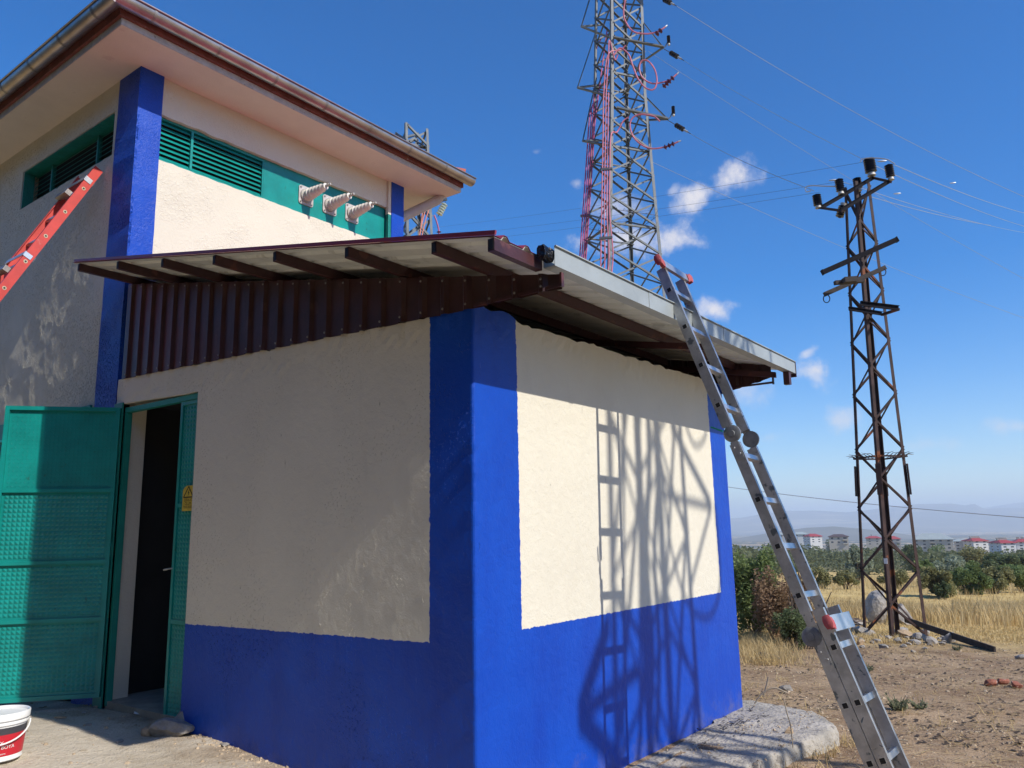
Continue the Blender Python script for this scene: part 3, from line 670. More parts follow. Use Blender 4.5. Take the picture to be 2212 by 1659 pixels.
def slope_box(xa, xb, ya, yb, da, db):
    return ([(xa, ya, rz(ya)+da), (xb, ya, rz(ya)+da), (xb, yb, rz(yb)+da), (xa, yb, rz(yb)+da), (xa, ya, rz(ya)+db), (xb, ya, rz(ya)+db), (xb, yb, rz(yb)+db), (xa, yb, rz(yb)+db)],
            [(0, 3, 2, 1), (4, 5, 6, 7), (0, 1, 5, 4), (1, 2, 6, 5), (2, 3, 7, 6), (3, 0, 4, 7)])
build_annex_roof()
def build_apron():
    poly = [(-.25, .02), (-.3, -.55), (.6, -.70), (1.6, -.66), (2.3, -.70), (2.9, -.80), (3.3, -.80), (3.55, -.66), (3.70, -.45), (3.78, -.1), (3.72, .3), (3.4, .3), (3.4, .02)]
    # rounded rough slab with an irregular rim
    P = curve_pts([V((x, y, 0)) for x, y in poly]+[V((-.25, .02, 0))], 7)[:-1]
    P = [V((p.x+.035*nz1(p.x*4, p.y*4, 1)+.015*nz1(p.x*17, p.y*17, 1), p.y+.035*nz1(p.x*4, p.y*4, 4)+.015*nz1(p.x*19, p.y*19, 4) if p.y < -.05 else p.y, 0)) for p in P]; c = V((1.8, -.15, 0)); n = len(P); vs = []; rings = [(1.0, -.30), (1.0, -.05), (.985, -.012), (.96, 0), (.90, .002), (.75, .004), (.55, .004), (.3, .004), (.08, .004)]
    for s, z in rings:
        for p in P:
            # shrink mainly towards the wall line
            q = V((c.x+(p.x-c.x)*(1-(1-s)*.5), c.y+(p.y-c.y)*s, 0)); zz = z+(.016*nz1(q.x*3, q.y*3, 2)+.012*nz1(q.x*18, q.y*18, 3))*(1 if z > -.04 else 1.5)
            vs.append(V((q.x, q.y, zz)))
    m = len(rings); fs = [(i*n+k, i*n+(k+1) % n, (i+1)*n+(k+1) % n, (i+1)*n+k) for i in range(m-1) for k in range(n)]+[tuple(range((m-1)*n, m*n))]
    mb = MB(); mb.add(vs, fs, True); o = mb.build('concrete_pavement', 'concrete'); tag(o, None, kind='structure')
build_apron()

# ------------------------------------------------------------------ tower house
TX, TY0, TY1 = 3.39, 3.943, 8.2
tower = empty('tower_house', (0, TY0, 0), 'tall cream stuccoed house with cobalt blue pillars, green louvres and a projecting eave', 'building')
def build_tower():
    wb = .03; wa = .004                           # walls stand back from the pillars
    zt = 5.752
    # B face: below and above the louvre band
    def wallB():
        us = [.20+.06*k for k in range(51)]; us = [u for u in us if u < 3.16]+[3.18]
        vs = [0, 2.4, 3.6]+[3.6+.07*k for k in range(1, 19)]+[(lambda u: 4.930+.012*nz1(u*9, 1, 1)+.006*nz1(u*40, 1, 1)), (lambda u: 5.395+.012*nz1(u*7, 5, 1)+.014*(u-1.4)/1.6), 5.5, 5.6, zt]
        k0 = 3+18
        return slab_path(lambda u: (V((u, TY0+wb, 0)), V((0, 1, 0))), us, vs, lambda u, j: j != k0, .16, lambda u, z: .0022*nz1(u*3, z*3, 2))
    wallB().build('wall', 'stucco', tower)
    def wallA():
        us = [4.31+.07*k for k in range(56)]
        vs = [.2, 1.2, 2.70]+[2.70+.08*k for k in range(1, 29)]+[(lambda u: 5.012+.010*nz1(u*9, 8, 1)+.006*nz1(u*30, 1, 1)), (lambda u: 5.458+.012*nz1(u*7, 5, 6)), 5.55, 5.65, zt]
        k0 = 3+28
        def keep(u, j):
            if 4.40 < u < 6.44 and j == k0: return False
            return True
        mb = slab_path(lambda u: (V((wa, u, 0)), V((1, 0, 0))), us, vs, keep, .16, lambda u, z: .0035*nz1(u*2.5, z*2.5, 12)+.0018*nz1(u*8, z*8, 1))
        return mb
    wallA().build('wall', 'stucco', tower)
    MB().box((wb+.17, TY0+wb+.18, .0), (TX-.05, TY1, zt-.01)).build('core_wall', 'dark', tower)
    MB().box((3.0+.4, TY0+.05, .0), (TX+.0, TY1, zt-.012)).build('wall', 'stucco', tower)
    # pillars
    def pillar(x0, x1, y0, y1, z0, seed):
        vs = []; n = 60; pts = [(x0, y1), (x0, y0), (x1, y0), (x1, y1)]
        for i in range(n+1):
            z = z0+(zt-z0)*i/n
            for (cx, cy) in ((x0, y1), (x0, (y0+y1)/2), (x0, y0), ((x0+x1)/2, y0), (x1, y0), (x1, y1)):
                vs.append(V((cx+.004*nz1(z*6, cx+seed, cy), cy+.004*nz1(z*6, cx+seed, cy+9), z)))
        mb = MB(); m = 6
        fs = [(i*m+k, i*m+(k+1) % m, (i+1)*m+(k+1) % m, (i+1)*m+k) for i in range(n) for k in range(m)]+[tuple(range(m)), tuple(range(n*m, n*m+m))]
        mb.add(vs, fs); return mb.build('pillar', 'stucco_blue', tower)
    pillar(0, .228, TY0, 4.325, .0, 0)
    pillar(3.182, TX, TY0-.005, 4.2, .0, 5)
    MB().box((3.135, TY0+.005, 3.4), (3.1818, TY0+wb+.02, 5.32)).build('pillar_return', 'teal_plaster', tower)
    MB().box((3.135, TY0+.004, 5.3205), (3.1818, TY0+wb+.021, zt)).build('pillar_return', 'stucco', tower)
    # louvre and panel on B
    yb = TY0+wb+.045
    def louvre(P, x0, x1, z0, z1, nsl, posts, tilt_n, name='louvre_window', m='teal', md='teal_dull'):
        f = MB(); w = .030
        def bx(u0, u1, za, zb, k0, k1): 
            A = lambda u, z, k: P(u, z, k)
            f.add([A(u0, za, k0), A(u1, za, k0), A(u1, za, k1), A(u0, za, k1), A(u0, zb, k0), A(u1, zb, k0), A(u1, zb, k1), A(u0, zb, k1)],
                  [(0, 3, 2, 1), (4, 5, 6, 7), (0, 1, 5, 4), (1, 2, 6, 5), (2, 3, 7, 6), (3, 0, 4, 7)])
        bx(x0, x1, z0, z0+w, 0, .04); bx(x0, x1, z1-w, z1, 0, .04); bx(x0, x0+w*.6, z0+w, z1-w, .001, .04); bx(x1-w*.6, x1, z0+w, z1-w, .001, .04)
        for p in posts: bx(p-.012, p+.012, z0+w, z1-w, -.004, .038)
        o = f.build(name, m, tower)
        s = MB(); hs = (z1-z0-2*w)/nsl
        for k in range(nsl):
            za = z0+w+hs*k
            for (ua, ub) in zip([x0+.02]+posts, posts+[x1-.02]):
                a = [P(ua, za+.004, .006), P(ub, za+.004, .006), P(ub, za+hs*.86, .034), P(ua, za+hs*.86, .034)]
                nrm = (a[1]-a[0]).cross(a[3]-a[0]).normalized()*.002; s.prism(a, nrm)
        s.build('slats', m, o)
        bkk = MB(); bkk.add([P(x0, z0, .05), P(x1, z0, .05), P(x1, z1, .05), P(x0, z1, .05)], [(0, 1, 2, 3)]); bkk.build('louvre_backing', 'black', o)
        return o
    l = louvre(lambda u, z, k: V((u, yb+k, z)), .225, 1.403, 4.937, 5.392, 8, [.585], 1)
    l['label'] = 'sunlit green louvre beside the blue pillar'
    p = MB(); p.box((1.404, yb+.0, 4.937), (3.14, yb+.03, 5.41)); p = p.build('steel_panel', 'teal', tower); p['label'] = 'plain green steel panel behind the bushings'
    # louvre on A, deep painted reveal
    xa = wa+.11
    l = louvre(lambda u, z, k: V((xa+k, u, z)), 4.40, 6.44, 5.0, 5.47, 8, [4.93, 5.95], 1, m='teal_dull'); l['label'] = 'shaded green louvre in a deep reveal'
    rv = MB(); rv.box((wa+.004, 6.375, 5.02), (xa-.001, 6.385, 5.452)); rv.box((wa+.004, 4.42, 5.440), (xa-.001, 6.374, 5.447))
    rv.build('louvre_reveal', 'teal_plaster', tower)
    # green louvred door in the A face, mostly behind the open leaf
    d = MB(); d.box((wa-.022, 4.36, .3), (wa-.004, 6.6, 2.64)); dd = d.build('louvred_door', 'teal_dull', tower)
    s = MB()
    for k in range(30):
        z = 1.0+.05*k; s.prism([V((wa-.045, 4.9, z)), V((wa-.045, 6.4, z)), V((wa-.024, 6.4, z+.03)), V((wa-.024, 4.9, z+.03))], V((-.002, 0, .002)))
    s.build('slats', 'teal_dull', dd)
    # eave
    ox, oy = -.405, 3.495; ex, ey = 3.96, TY1+.5
    e = MB(); e.box((ox, oy, zt), (ex, ey, zt+.012)); eo = e.build('eave_soffit', 'soffit', tower)
    e = MB(); e.box((ox+.001, oy+.001, zt+.0125), (ex-.001, ey-.001, zt+.11)); e.build('eave_edge', 'soffit_edge', tower)
    MB().box((ox-.006, oy-.006, zt+.004), (ex+.006, oy-.0003, zt+.085)).build('eave_edge', 'soffit_edge', tower)
    MB().box((ox-.006, oy, zt+.004), (ox-.0003, ey, zt+.085)).build('eave_edge', 'soffit_edge', tower)
    f = MB(); f.box((ox-.035, oy-.035, zt+.065), (ex+.02, oy-.0068, zt+.175)); f.build('fascia_board', 'wood_red', tower)
    f = MB(); f.box((ox-.035, oy-.0065, zt+.065), (ox-.0068, ey, zt+.175)); f.build('fascia_board', 'wood_red', tower)
    # half-round gutters
    R = .072
    def gut(p, q, outn, name):
        mb = MB(); p, q = V(p), V(q); n = 14; up = V((0, 0, 1)); prof_ = []
        for k in range(n+1):
            a = pi*k/n; prof_.append((-cos(a)*R, -sin(a)*R*1.05))
        prof_ = [(-R-.0, .0)]+prof_+[(R, .012), (R+.012, .016), (R+.014, .006), (R+.006, .0)]
        o_ = V(outn); vs = [b+o_*(a_)+up*z for b in (p, q) for a_, z in prof_]; m = len(prof_)
        fs = [(i, i+1, m+i+1, m+i) for i in range(m-1)]; mb.add(vs, fs, True)
        vs2 = [b+o_*(a_*.96)+up*(z+.003) for b in (p, q) for a_, z in prof_]; mb.add(vs2, fs, True)
        mb.add([q+o_*a_+up*z for a_, z in prof_[:-2]], [tuple(range(m-2))])
        g = mb.build(name, 'gutter', tower)
        L = (q-p).length; k = .32
        while k < L-.1:
            c = p+(q-p).normalized()*k; s = MB(); dr = (q-p).normalized()*.011; vs = []
            for b in (c-dr, c+dr):
                for j in range(n+1):
                    a = pi*j/n; vs.append(b+o_*(-cos(a)*(R+.004))+up*(-sin(a)*(R*1.05+.004)))
            s.add(vs, [(i, i+1, n+2+i, n+1+i) for i in range(n)], True); s.build('gutter_strap', 'strap', g); k += .62
        return g
    gzc = zt+.165
    gut((ox-.035-R*1.2, oy-.035-R, gzc), (ex+.10, oy-.035-R, gzc), (0, -1, 0), 'eave_gutter')
    gut((ox-.035-R, oy-.035-R*1.2, gzc), (ox-.035-R, ey, gzc), (-1, 0, 0), 'eave_gutter')
    # tiled hip roof
    zr = gzc+.03; mx, my0, my1 = (ox+ex)/2, oy+2.1, ey-2.1
    r = MB(); a, b, c, d_, p1, p2 = V((ox-.05, oy-.05, zr)), V((ex+.03, oy-.05, zr)), V((ex+.03, ey, zr)), V((ox-.05, ey, zr)), V((mx, my0, zr+.75)), V((mx, my1, zr+.75))
    r.add([a, b, c, d_, p1, p2, a-V((0, 0, .05)), b-V((0, 0, .05)), c-V((0, 0, .05)), d_-V((0, 0, .05))],
          [(0, 1, 4), (1, 2, 5, 4), (2, 3, 5), (3, 0, 4, 5), (0, 1, 7, 6), (1, 2, 8, 7), (2, 3, 9, 8), (3, 0, 6, 9), (6, 7, 8, 9)])
    rf = r.build('roof', mat('clay_tiles', (0.38, 0.10, 0.055), .8, 0, .25, 6, .02, 14), tower)
    for (s0, s1) in ((a, p1), (b, p1)):
        t = MB(); n = 9
        for k in range(n):
            u0, u1 = k/n, (k+1.15)/n
            if u1 > 1: u1 = 1
            t.tube([s0.lerp(s1, u0)+V((0, 0, .035)), s0.lerp(s1, u1)+V((0, 0, .02))], [.085, .070], 8)
        t.build('hip_tiles', mat('hip_clay', (0.42, 0.11, 0.06), .8), rf)
    # rain pipe at the far corner
    t = MB(); A0 = V((3.62, 3.62, 5.70)); t.tube([(3.93, 3.75, 5.83), (3.86, 3.80, 5.70), (3.42, 4.18, 5.36), (3.42, 4.20, 5.2), (3.42, 4.2, 2.0)], .062, 12); t.build('rain_pipe', mat('pipe_grey', (0.50, 0.46, 0.42), .5, 0, .1, 6), tower)
build_tower()
def bushing(p, label):
    """porcelain wall bushing standing out of the panel towards -Y"""
    b = empty('wall_bushing', p, label, 'bushing', 'porcelain bushings on the green panel')
    q = V(p)
    m = MB(); 
    w, h = .098, .108
    pts = []
    for (cx, cz) in ((w-.03, h-.03), (-w+.03, h-.03), (-w+.03, -h+.03), (w-.03, -h+.03)):
        for k in range(4):
            a0 = atan2(cz, cx); base = {(1, 1): 0, (-1, 1): pi/2, (-1, -1): pi, (1, -1): 1.5*pi}[(1 if cx > 0 else -1, 1 if cz > 0 else -1)]; a = base+k/3*pi/2
            pts.append(q+V((cx+.03*cos(a), 0, cz+.03*sin(a))))
    m.prism(pts, V((0, -.012, 0))); pl = m.build('mounting_plate', mat('plate_paint', (0.50, 0.46, 0.44), .5, .1, .2, 20, spots=((.15, .10, .08), 30, .64, .7)), b)
    for sx in (-1, 1):
        for sz in (-1, 1):
            s = MB(); s.lathe(q+V((sx*.076, -.012, sz*.084)), (0, -1, 0), [(0, .010), (.008, .010), (.009, .0)], 6, False); s.build('bolt', 'screw', pl)
    ax = V((0.05, -1, .10)).normalized(); pr = [(0, .066), (.03, .066), (.045, .048)]; t = .05
    for k in range(5):
        r = .068-.005*k; pr += [(t, r*.72), (t+.012, r), (t+.022, r), (t+.036, r*.74)]; t += .047
    pr += [(t, .036), (t+.03, .036), (t+.032, .0)]
    m = MB(); m.lathe(q+V((0, -.010, 0)), ax, pr, 24); m.build('porcelain_sheds', 'porc_w', b)
    m = MB(); m.lathe(q+ax*(t+.025)+V((0, -.012, 0)), ax, [(0, .016), (.05, .016), (.052, .012), (.075, .012), (.076, 0)], 10)
    m.build('terminal_stud', 'cap', b)
    c = MB(); c.tube([q+V((.0, -.0125, 0)), q+V((.0, -.03, 0))], .080, 20); c.build('flange', 'cap', b)
    for o in b.children:
        pass
    return b
for (px, py, lb) in ((664, 424, 'cream porcelain bushing nearest the louvre, first of three on the green panel'), (715, 444, 'middle of the three cream porcelain bushings on the green panel'), (763, 462, 'cream porcelain bushing nearest the far blue pillar')):
    p = ony(px-4, py, TY0+.075); bushing(V((p.x, TY0+.074, p.z)), lb)

# ------------------------------------------------------------------ ladders
def build_ladder():
    lx = lambda z: 1.258+.034*(z-2.03)
    ly = lambda z: -.932-.366*(2.03-z)
    W = .30                                      # outer width
    zf = -.16
    foot = V((lx(zf)+W/2, ly(zf), zf))
    L = empty('aluminium_ladder', foot, 'paint-splashed folding aluminium ladder leaning on the gutter, red rubber ends', 'ladder')
    D = V((.034, .366, 1)).normalized()          # up the ladder
    X = V((1, 0, -.034)).normalized(); Nn = X.cross(D).normalized()   # towards the wall or away
    if Nn.y > 0: Nn = -Nn                        # Nn points away from the wall
    P = lambda z, x, n: V((lx(z), ly(z), z))+X*x+Nn*n
    dp, tk = .062, .024
    def rail(za, zb, x, n, par, nm='rail'):
        m = MB()
        # C-section: web outside, two flanges
        sg = 1 if x < .1 else -1; a, b = P(za, x, n), P(zb, x, n)
        m.beam(a, b, .003, dp, Nn)
        m.beam(a+X*sg*(tk/2+.0005)+Nn*(dp/2-.0016), b+X*sg*(tk/2+.0005)+Nn*(dp/2-.0016), tk-.004, .003, Nn)
        m.beam(a+X*sg*(tk/2+.0005)-Nn*(dp/2-.0016), b+X*sg*(tk/2+.0005)-Nn*(dp/2-.0016), tk-.004, .003, Nn)
        m.beam(a+X*sg*(tk), b+X*sg*(tk), .003, dp, Nn)
        return m.build(nm, 'alu', par)
    def rung(z, n, par, xa=0, xb=W, m='alu_clean'):
        q = MB(); s = .030; o = .004
        A, B = P(z, xa-o, n), P(z, xb+o, n); t = .002; U = X.cross(Nn)
        for (w_, h_, du, dn) in ((t, s, s/2, 0), (t, s, -s/2, 0), (s, t, 0, s/2), (s, t, 0, -s/2)):
            q.beam(A+U*du+Nn*dn, B+U*du+Nn*dn, w_, h_, Nn)
        r = q.build('rung', m, par)
        k = MB(); k.beam(P(z, xa-.0045, n), P(z, xa-.002, n), s-.005, s-.005, Nn); k.beam(P(z, xb+.002, n), P(z, xb+.0045, n), s-.005, s-.005, Nn); k.build('rung_socket', 'black', r)
    ztop, zh, zl = 3.155, 2.03, 1.00
    spans = [('upper_section', ztop, zh+.055, 0), ('middle_section', zh-.055, zl+.03, 0), ('lower_section', zl-.03, zf, 0), ('folded_section', zl+.03, zf+.05, .066)]
    pitch = .262
    for nm, zb_, za, n in spans:
        s = bpy.data.objects.new(nm, None); COL.objects.link(s); s.parent = L; s.empty_display_size = .1
        rail(za, zb_, 0, n, s); rail(za, zb_, W, n, s)
        zz = zb_-.115 if nm != 'upper_section' else zb_-.155
        if nm == 'middle_section': zz = zh-.125
        if nm == 'folded_section': zz = zl-.16
        if nm == 'lower_section': zz = zl-.16
        while zz > za+.06: rung(zz, n, s); zz -= pitch
    # end crossbars with red rubber caps
    def crossbar(z, n, x0, x1, nm, bw=.058, both=True):
        c = MB(); c.beam(P(z, x0, n), P(z, x1, n), bw, .020, Nn); o = c.build(nm, 'alu_clean', L)
        for x, s in ((x0, -1), (x1, 1))[:2 if both else 1]:
            c = MB(); prof_ = [(0, .034, .016), (.010, .035, .018), (.026, .025, .016), (.042, .026, .018), (.054, .037, .024), (.064, .036, .024), (.070, .026, .016)]
            vs = []; U = D
            for (t, hw, hn) in prof_:
                for k in range(10):
                    a = 2*pi*k/10; ca, sa = cos(a), sin(a); q = (abs(ca)**4+abs(sa)**4)**-.25
                    vs.append(P(z, x+s*(t-.02), n)+U*(hw*ca*q+(.012 if t > .04 else 0))+Nn*(hn*sa*q))
            n_ = 10; fs = [(i*n_+k, i*n_+(k+1) % n_, (i+1)*n_+(k+1) % n_, (i+1)*n_+k) for i in range(len(prof_)-1) for k in range(n_)]+[tuple(range(n_)), tuple(range(len(vs)-n_, len(vs)))]
            c.add(vs, fs, True); c.build('rubber_cap', 'red_cap', o)
    crossbar(ztop+.01, .036, -.045, W+.045, 'top_crossbar'); crossbar(zl-.055, .106, -.015, W+.06, 'folded_crossbar', .085, False)
    # ratchet hinges
    for z, n in ((zh, .012), (zl-.085, -.022)):
        for x, s in ((-.004, -1), (W+.004, 1)):
            h = MB(); h.lathe(P(z, x-s*.012, n), X*s, [(0, .052), (.014, .052), (.018, .046), (.018, .020), (.024, .018), (.024, 0)], 24, True)
            hh = h.build('hinge', 'grey_pl', L)
            k = MB(); a, b = P(z-.15, x+s*.001, 0), P(z-.045, x+s*.001, .004); k.beam(a, b, .004, .048, Nn); k2 = MB(); a, b = P(z+.045, x+s*.001, .004), P(z+.13, x+s*.001, 0); k2.beam(a, b, .004, .048, Nn); k2.build('hinge_arm', 'alu', hh)
            k.lathe(P(z-.12, x+s*.003, .01), X*s, [(0, .008), (.005, .006), (.005, 0)], 8); k.lathe(P(z-.08, x+s*.003, -.01), X*s, [(0, .008), (.005, .006), (.005, 0)], 8)
            k.build('hinge_arm', 'alu', hh)
    lv = MB(); lv.beam(P(zh+.03, -.02, -.03), P(zh+.08, -.022, -.085), .010, .014, X); lv.build('release_lever', 'teal_dull', L)
    ft = MB()
    for x in (0, W): ft.beam(P(zf-.0, x+(.012 if x == 0 else -.012), 0), P(zf+.05, x+(.012 if x == 0 else -.012), 0), .034, .075, Nn)
    ft.build('rubber_feet', 'black', L)
build_ladder()
def build_red_ladder():
    tp, bt = V((-.045, 4.50, 4.89)), V((-2.35, 4.50, .55)); bt = tp+(V((-.753, 4.5, 3.50))-V((-.049, 4.5, 4.865))).normalized()*5.0
    bt = tp+(bt-tp)*((tp.z-.25)/(tp.z-bt.z))
    R = empty('red_ladder', bt, 'red fibreglass extension ladder leaning on the shaded stucco wall', 'ladder')
    D = (tp-bt).normalized(); Y = V((0, 1, 0)); Nn = Y.cross(D)
    if Nn.x > 0: Nn = -Nn
    for y, s in ((0, 1), (.36, -1)):
        a, b = bt+Y*y, tp+Y*y; m = MB(); m.beam(a, b, .005, .080, Nn); m.beam(a+Y*s*.016+Nn*.0375, b+Y*s*.016+Nn*.0375, .027, .005, Nn); m.beam(a+Y*s*.016-Nn*.0375, b+Y*s*.016-Nn*.0375, .027, .005, Nn)
        m.build('rail', 'fibre', R)
    L = (tp-bt).length; t = L-.27
    while t > .2:
        c = bt+D*t; m = MB(); m.tube([c+Y*.004, c+Y*.356], .017, 10); r = m.build('rung', 'alu_clean', R)
        m = MB(); m.tube([c-Y*.004, c-Y*.0028], .017, 12); m.build('rivet_ring', 'brass', r); m = MB(); m.tube([c-Y*.0050, c-Y*.0041], .009, 10); m.build('rivet_hole', 'black', r); t -= .305
    for t, w in ((L-.17, .05), (L-1.13, .045)):
        c = bt+D*t; m = MB(); m.beam(c-Y*.012+Nn*.046, c+Y*.37+Nn*.046, w, .006, Nn)
        m.beam(c-Y*.008, c-Y*.0075+D*.0, .003, .003, Nn)
        m.box((c.x-.001, c.y-.001, c.z-.001), (c.x+.001, c.y+.001, c.z+.001))
        m.beam(c-Y*.0075-Nn*.045-D*w/2, c-Y*.0075-Nn*.045+D*w/2, .004, .001, Nn)
        m.add([c-Y*.007-D*w/2+Nn*.046, c-Y*.007+D*w/2+Nn*.046, c-Y*.007+D*w/2-Nn*.02, c-Y*.007-D*w/2-Nn*.02], [(0, 1, 2, 3)])
        m.build('guide_bracket', 'alu_clean', R)
        m = MB(); q = c-D*.14+Nn*.05; m.beam(q+Y*.15, q+Y*.36, .05, .05, Nn); m.build('rung_lock', 'strap', R)
build_red_ladder()

# ------------------------------------------------------------------ pylons
def lattice(root, B, T, s0, s1, dl, dr, zs, leg_w, br_w, m, xbrace, kink=None, flat=(None,)):
    """four-legged lattice mast. B, T axis points; s(z) side; dl, dr horizontal side directions from the front leg"""
    H = T.z-B.z
    def side(z):
        if kink and z > kink[0]: return kink[1]+(s1-kink[1])*(z-kink[0])/(T.z-kink[0])
        if kink: return s0+(kink[1]-s0)*(z-B.z)/(kink[0]-B.z)
        return s0+(s1-s0)*(z-B.z)/H
    def cor(z, i):
        c = B.lerp(T, (z-B.z)/H); s = side(z); a, b = ((-1, -1), (1, -1), (1, 1), (-1, 1))[i]
        return c+dl*(a*s/2)+dr*(b*s/2)
    for i in range(4):
        a, b = ((1, 1), (-1, 1), (-1, -1), (1, -1))[i]; mb = MB(); zk = [B.z]+([kink[0]] if kink else [])+[T.z]
        for z0, z1 in zip(zk, zk[1:]): mb.angle(cor(z0, i), cor(z1, i), dl*a, dr*b, leg_w, leg_w*.14)
        mb.build('leg', m, root)
    for i in range(4):
        j = (i+1) % 4; mb = MB(); outn = (cor(zs[0], i)+cor(zs[0], j))/2-B.lerp(T, (zs[0]-B.z)/H); outn.z = 0; outn.normalize()
        for k, (z0, z1) in enumerate(zip(zs, zs[1:])):
            a0, a1, b0, b1 = cor(z0, i), cor(z1, i), cor(z0, j), cor(z1, j)
            def br(p, q, dn=0):
                p, q = p-outn*dn, q-outn*dn
                d = (q-p).normalized(); mb.angle(p-outn*.004, q-outn*.004, d.cross(outn), -outn, br_w, br_w*.16)
            if xbrace: br(a0, b1); br(b0, a1, br_w*1.15)
            elif (k+i) % 2: br(a0, b1)
            else: br(b0, a1)
            if k in flat: br(a0+V((0, 0, .01)), b0+V((0, 0, .01)), br_w*2.4)
        mb.build('lattice_bracing', m, root)
    return cor
def insulator(parent, p, axis, L, r, m='porc', nsh=6, name='insulator', capm='cap'):
    o = MB(); prof_ = [(0, r*.35)]; t = L*.16
    for k in range(nsh):
        h = L*.80/nsh; prof_ += [(t, r*.50), (t+h*.42, r*1.04), (t+h*.6, r*1.0), (t+h*.72, r*.5)]; t += h
    prof_ += [(L*.98, r*.4), (L, r*.3), (L, 0)]
    o.lathe(p, axis, prof_, 16); ob = o.build(name, m, parent)
    c = MB(); a = V(axis).normalized(); c.lathe(V(p)-a*L*.02, a, [(0, r*.75), (L*.17, r*.6), (L*.17, 0)], 14); c.build('insulator_cap', capm, ob)
    return ob
def frame_of(px, l, r):
    v = ray(px, 600); w = V((v.x, v.y, 0)).normalized(); rr = V((w.y, -w.x, 0)); n = math.hypot(l, r)
    return w, rr, (rr*(-l/n)+w*(r/n)), (rr*(r/n)+w*(l/n))
def build_brown():
    D = 16.6; w, rr, dl, dr = frame_of(1920, 54, 62)
    fb = onz(1927, 1381, -.64); B = fb+(dl+dr)*.40; B.z = -.66
    T = atD(1851, 400, math.hypot(B.x-C0.x, B.y-C0.y)); 
    root = empty('lattice_pylon', B, 'rusty brown lattice pylon with black insulators, rubble heaped round its foot', 'pylon')
    zs = []; z = B.z+.02; h = .62
    while z < T.z-.35: zs.append(z); z += h; h = max(.42, h*.985)
    zs.append(T.z-.05)
    cor = lattice(root, B, T, .80, .36, dl, dr, zs, .066, .038, 'brown', False)
    # top twin crossarm: direction rising to the image right = along dr-ish
    A = V((rr.x, rr.y, 0))*.62+w*.40; 
    P0 = atD(1775, 447, 16.7); P1 = atD(1917, 385, 17.2); ax = V((P1.x-P0.x, P1.y-P0.y, 0)); 
    n_ = V((ax.y, -ax.x, 0)).normalized()
    # two parallel channels
    ln = []
    def channel(p, q, nm='crossarm', s=.075):
        m = MB(); m.beam(p, q, .008, s, (0, 0, 1)); d = (q-p).normalized(); u = V((0, 0, 1)); u = (u-d*u.dot(d)).normalized(); r = d.cross(u)
        for sg in (1, -1): m.beam(p+u*sg*(s/2)+r*.020, q+u*sg*(s/2)+r*.020, .040, .008, u)
        return m.build(nm, 'darkbeam', root)
    zc = T.z+.02
    back = [atD(1775, 450, 16.3), atD(1903, 388, 17.0)]; front = [atD(1824, 457, 17.1), atD(1914, 397, 17.5)]
    back = [atD(1773, 449, 16.35), atD(1886, 384, 17.25)]; fr = [atD(1815, 455, 16.0), atD(1920, 392, 16.9)]
    channel(*back); channel(*fr)
    for a, b in ((back[0], fr[0]), (back[1], fr[1])):
        m = MB(); e = (b-a)*.12; m.beam(a-e, b+e, .05, .05); m.build('spacer', 'brown', root)
    up = V((0, 0, 1))
    ins = []
    for (px, py, Dd, L, r) in ((1768, 447, 16.35, .30, .085), (1817, 417, 16.7, .34, .085), (1883, 377, 17.25, .40, .115), (1925, 386, 16.95, .34, .085), (1855, 410, 17.3, .30, .085)):
        p = atD(px, py+2, Dd); ins.append(insulator(root, p, up+rr*(-.06), L, r))
    p = atD(1812, 455, 17.0); insulator(root, p, (p-atD(1803, 500, 17.0))*-1+w*.1, .45, .085) if False else insulator(root, atD(1822, 440, 16.4), atD(1813, 470, 16.4)-atD(1822, 440, 16.4), .30, .08)
    # loose beams carried lower down
    q = [(1778, 588, 1936, 518, 16.15, 16.75, .085, 'brown', 'beam'), (1781, 636, 1914, 577, 16.1, 16.7, .075, 'timber_b', 'beam')]
    m = MB(); a, b = atD(1778, 588, 16.1), atD(1936, 518, 16.7); m.beam(a, b, .09, .09); o = m.build('square_beam', 'darkbeam', root)
    for e, sgn in ((a, -1), (b, 1)):
        d = (b-a).normalized()*sgn; m = MB(); m.beam(e+d*.0005, e+d*.02, .105, .105); m.build('beam_collar', 'darkbeam', o)
    MT['rustgrey'] = mat('weathered_beam', (0.040, 0.030, 0.025), .85, 0, .4, 9, .003, 40)
    m = MB(); a, b = atD(1781, 636, 16.1), atD(1912, 578, 16.7); m.beam(a, b, .075, .085); o = m.build('support_beam', 'rustgrey', root)
    m = MB(); m.beam(atD(1803, 611, 15.95), atD(1866, 606, 16.2), .10, .07); m.beam(atD(1822, 606, 15.9), atD(1848, 604, 16.0), .16, .10); m.build('clamp_bracket', 'rustgrey', o)
    for (px, py) in ((1785, 640), (1906, 582)):
        c = atD(px, py, 16.1 if px < 1800 else 16.65); m = MB(); m.tube([c+V((rr*.06*cos(t)))+V((0, 0, -.05+.08*sin(t))) for t in [k/12*2*pi for k in range(13)]], .010, 6); m.build('shackle', 'rustgrey', o)
    m = MB(); a, b, c = atD(1842, 663, 16.2), atD(1942, 662, 16.9), atD(1900, 677, 17.0)
    m1 = channel(atD(1858, 656, 16.15), atD(1941, 666, 16.6), 'side_bracket', .09); channel(atD(1833, 667, 16.3), atD(1905, 678, 17.2), 'side_bracket', .07); m.beam(atD(1941, 668, 16.6), atD(1905, 680, 17.2), .05, .05); m.build('side_bracket', 'brown', root)
    # anti-climbing spikes
    m = MB(); zc = atD(1895, 982, 16.6).z
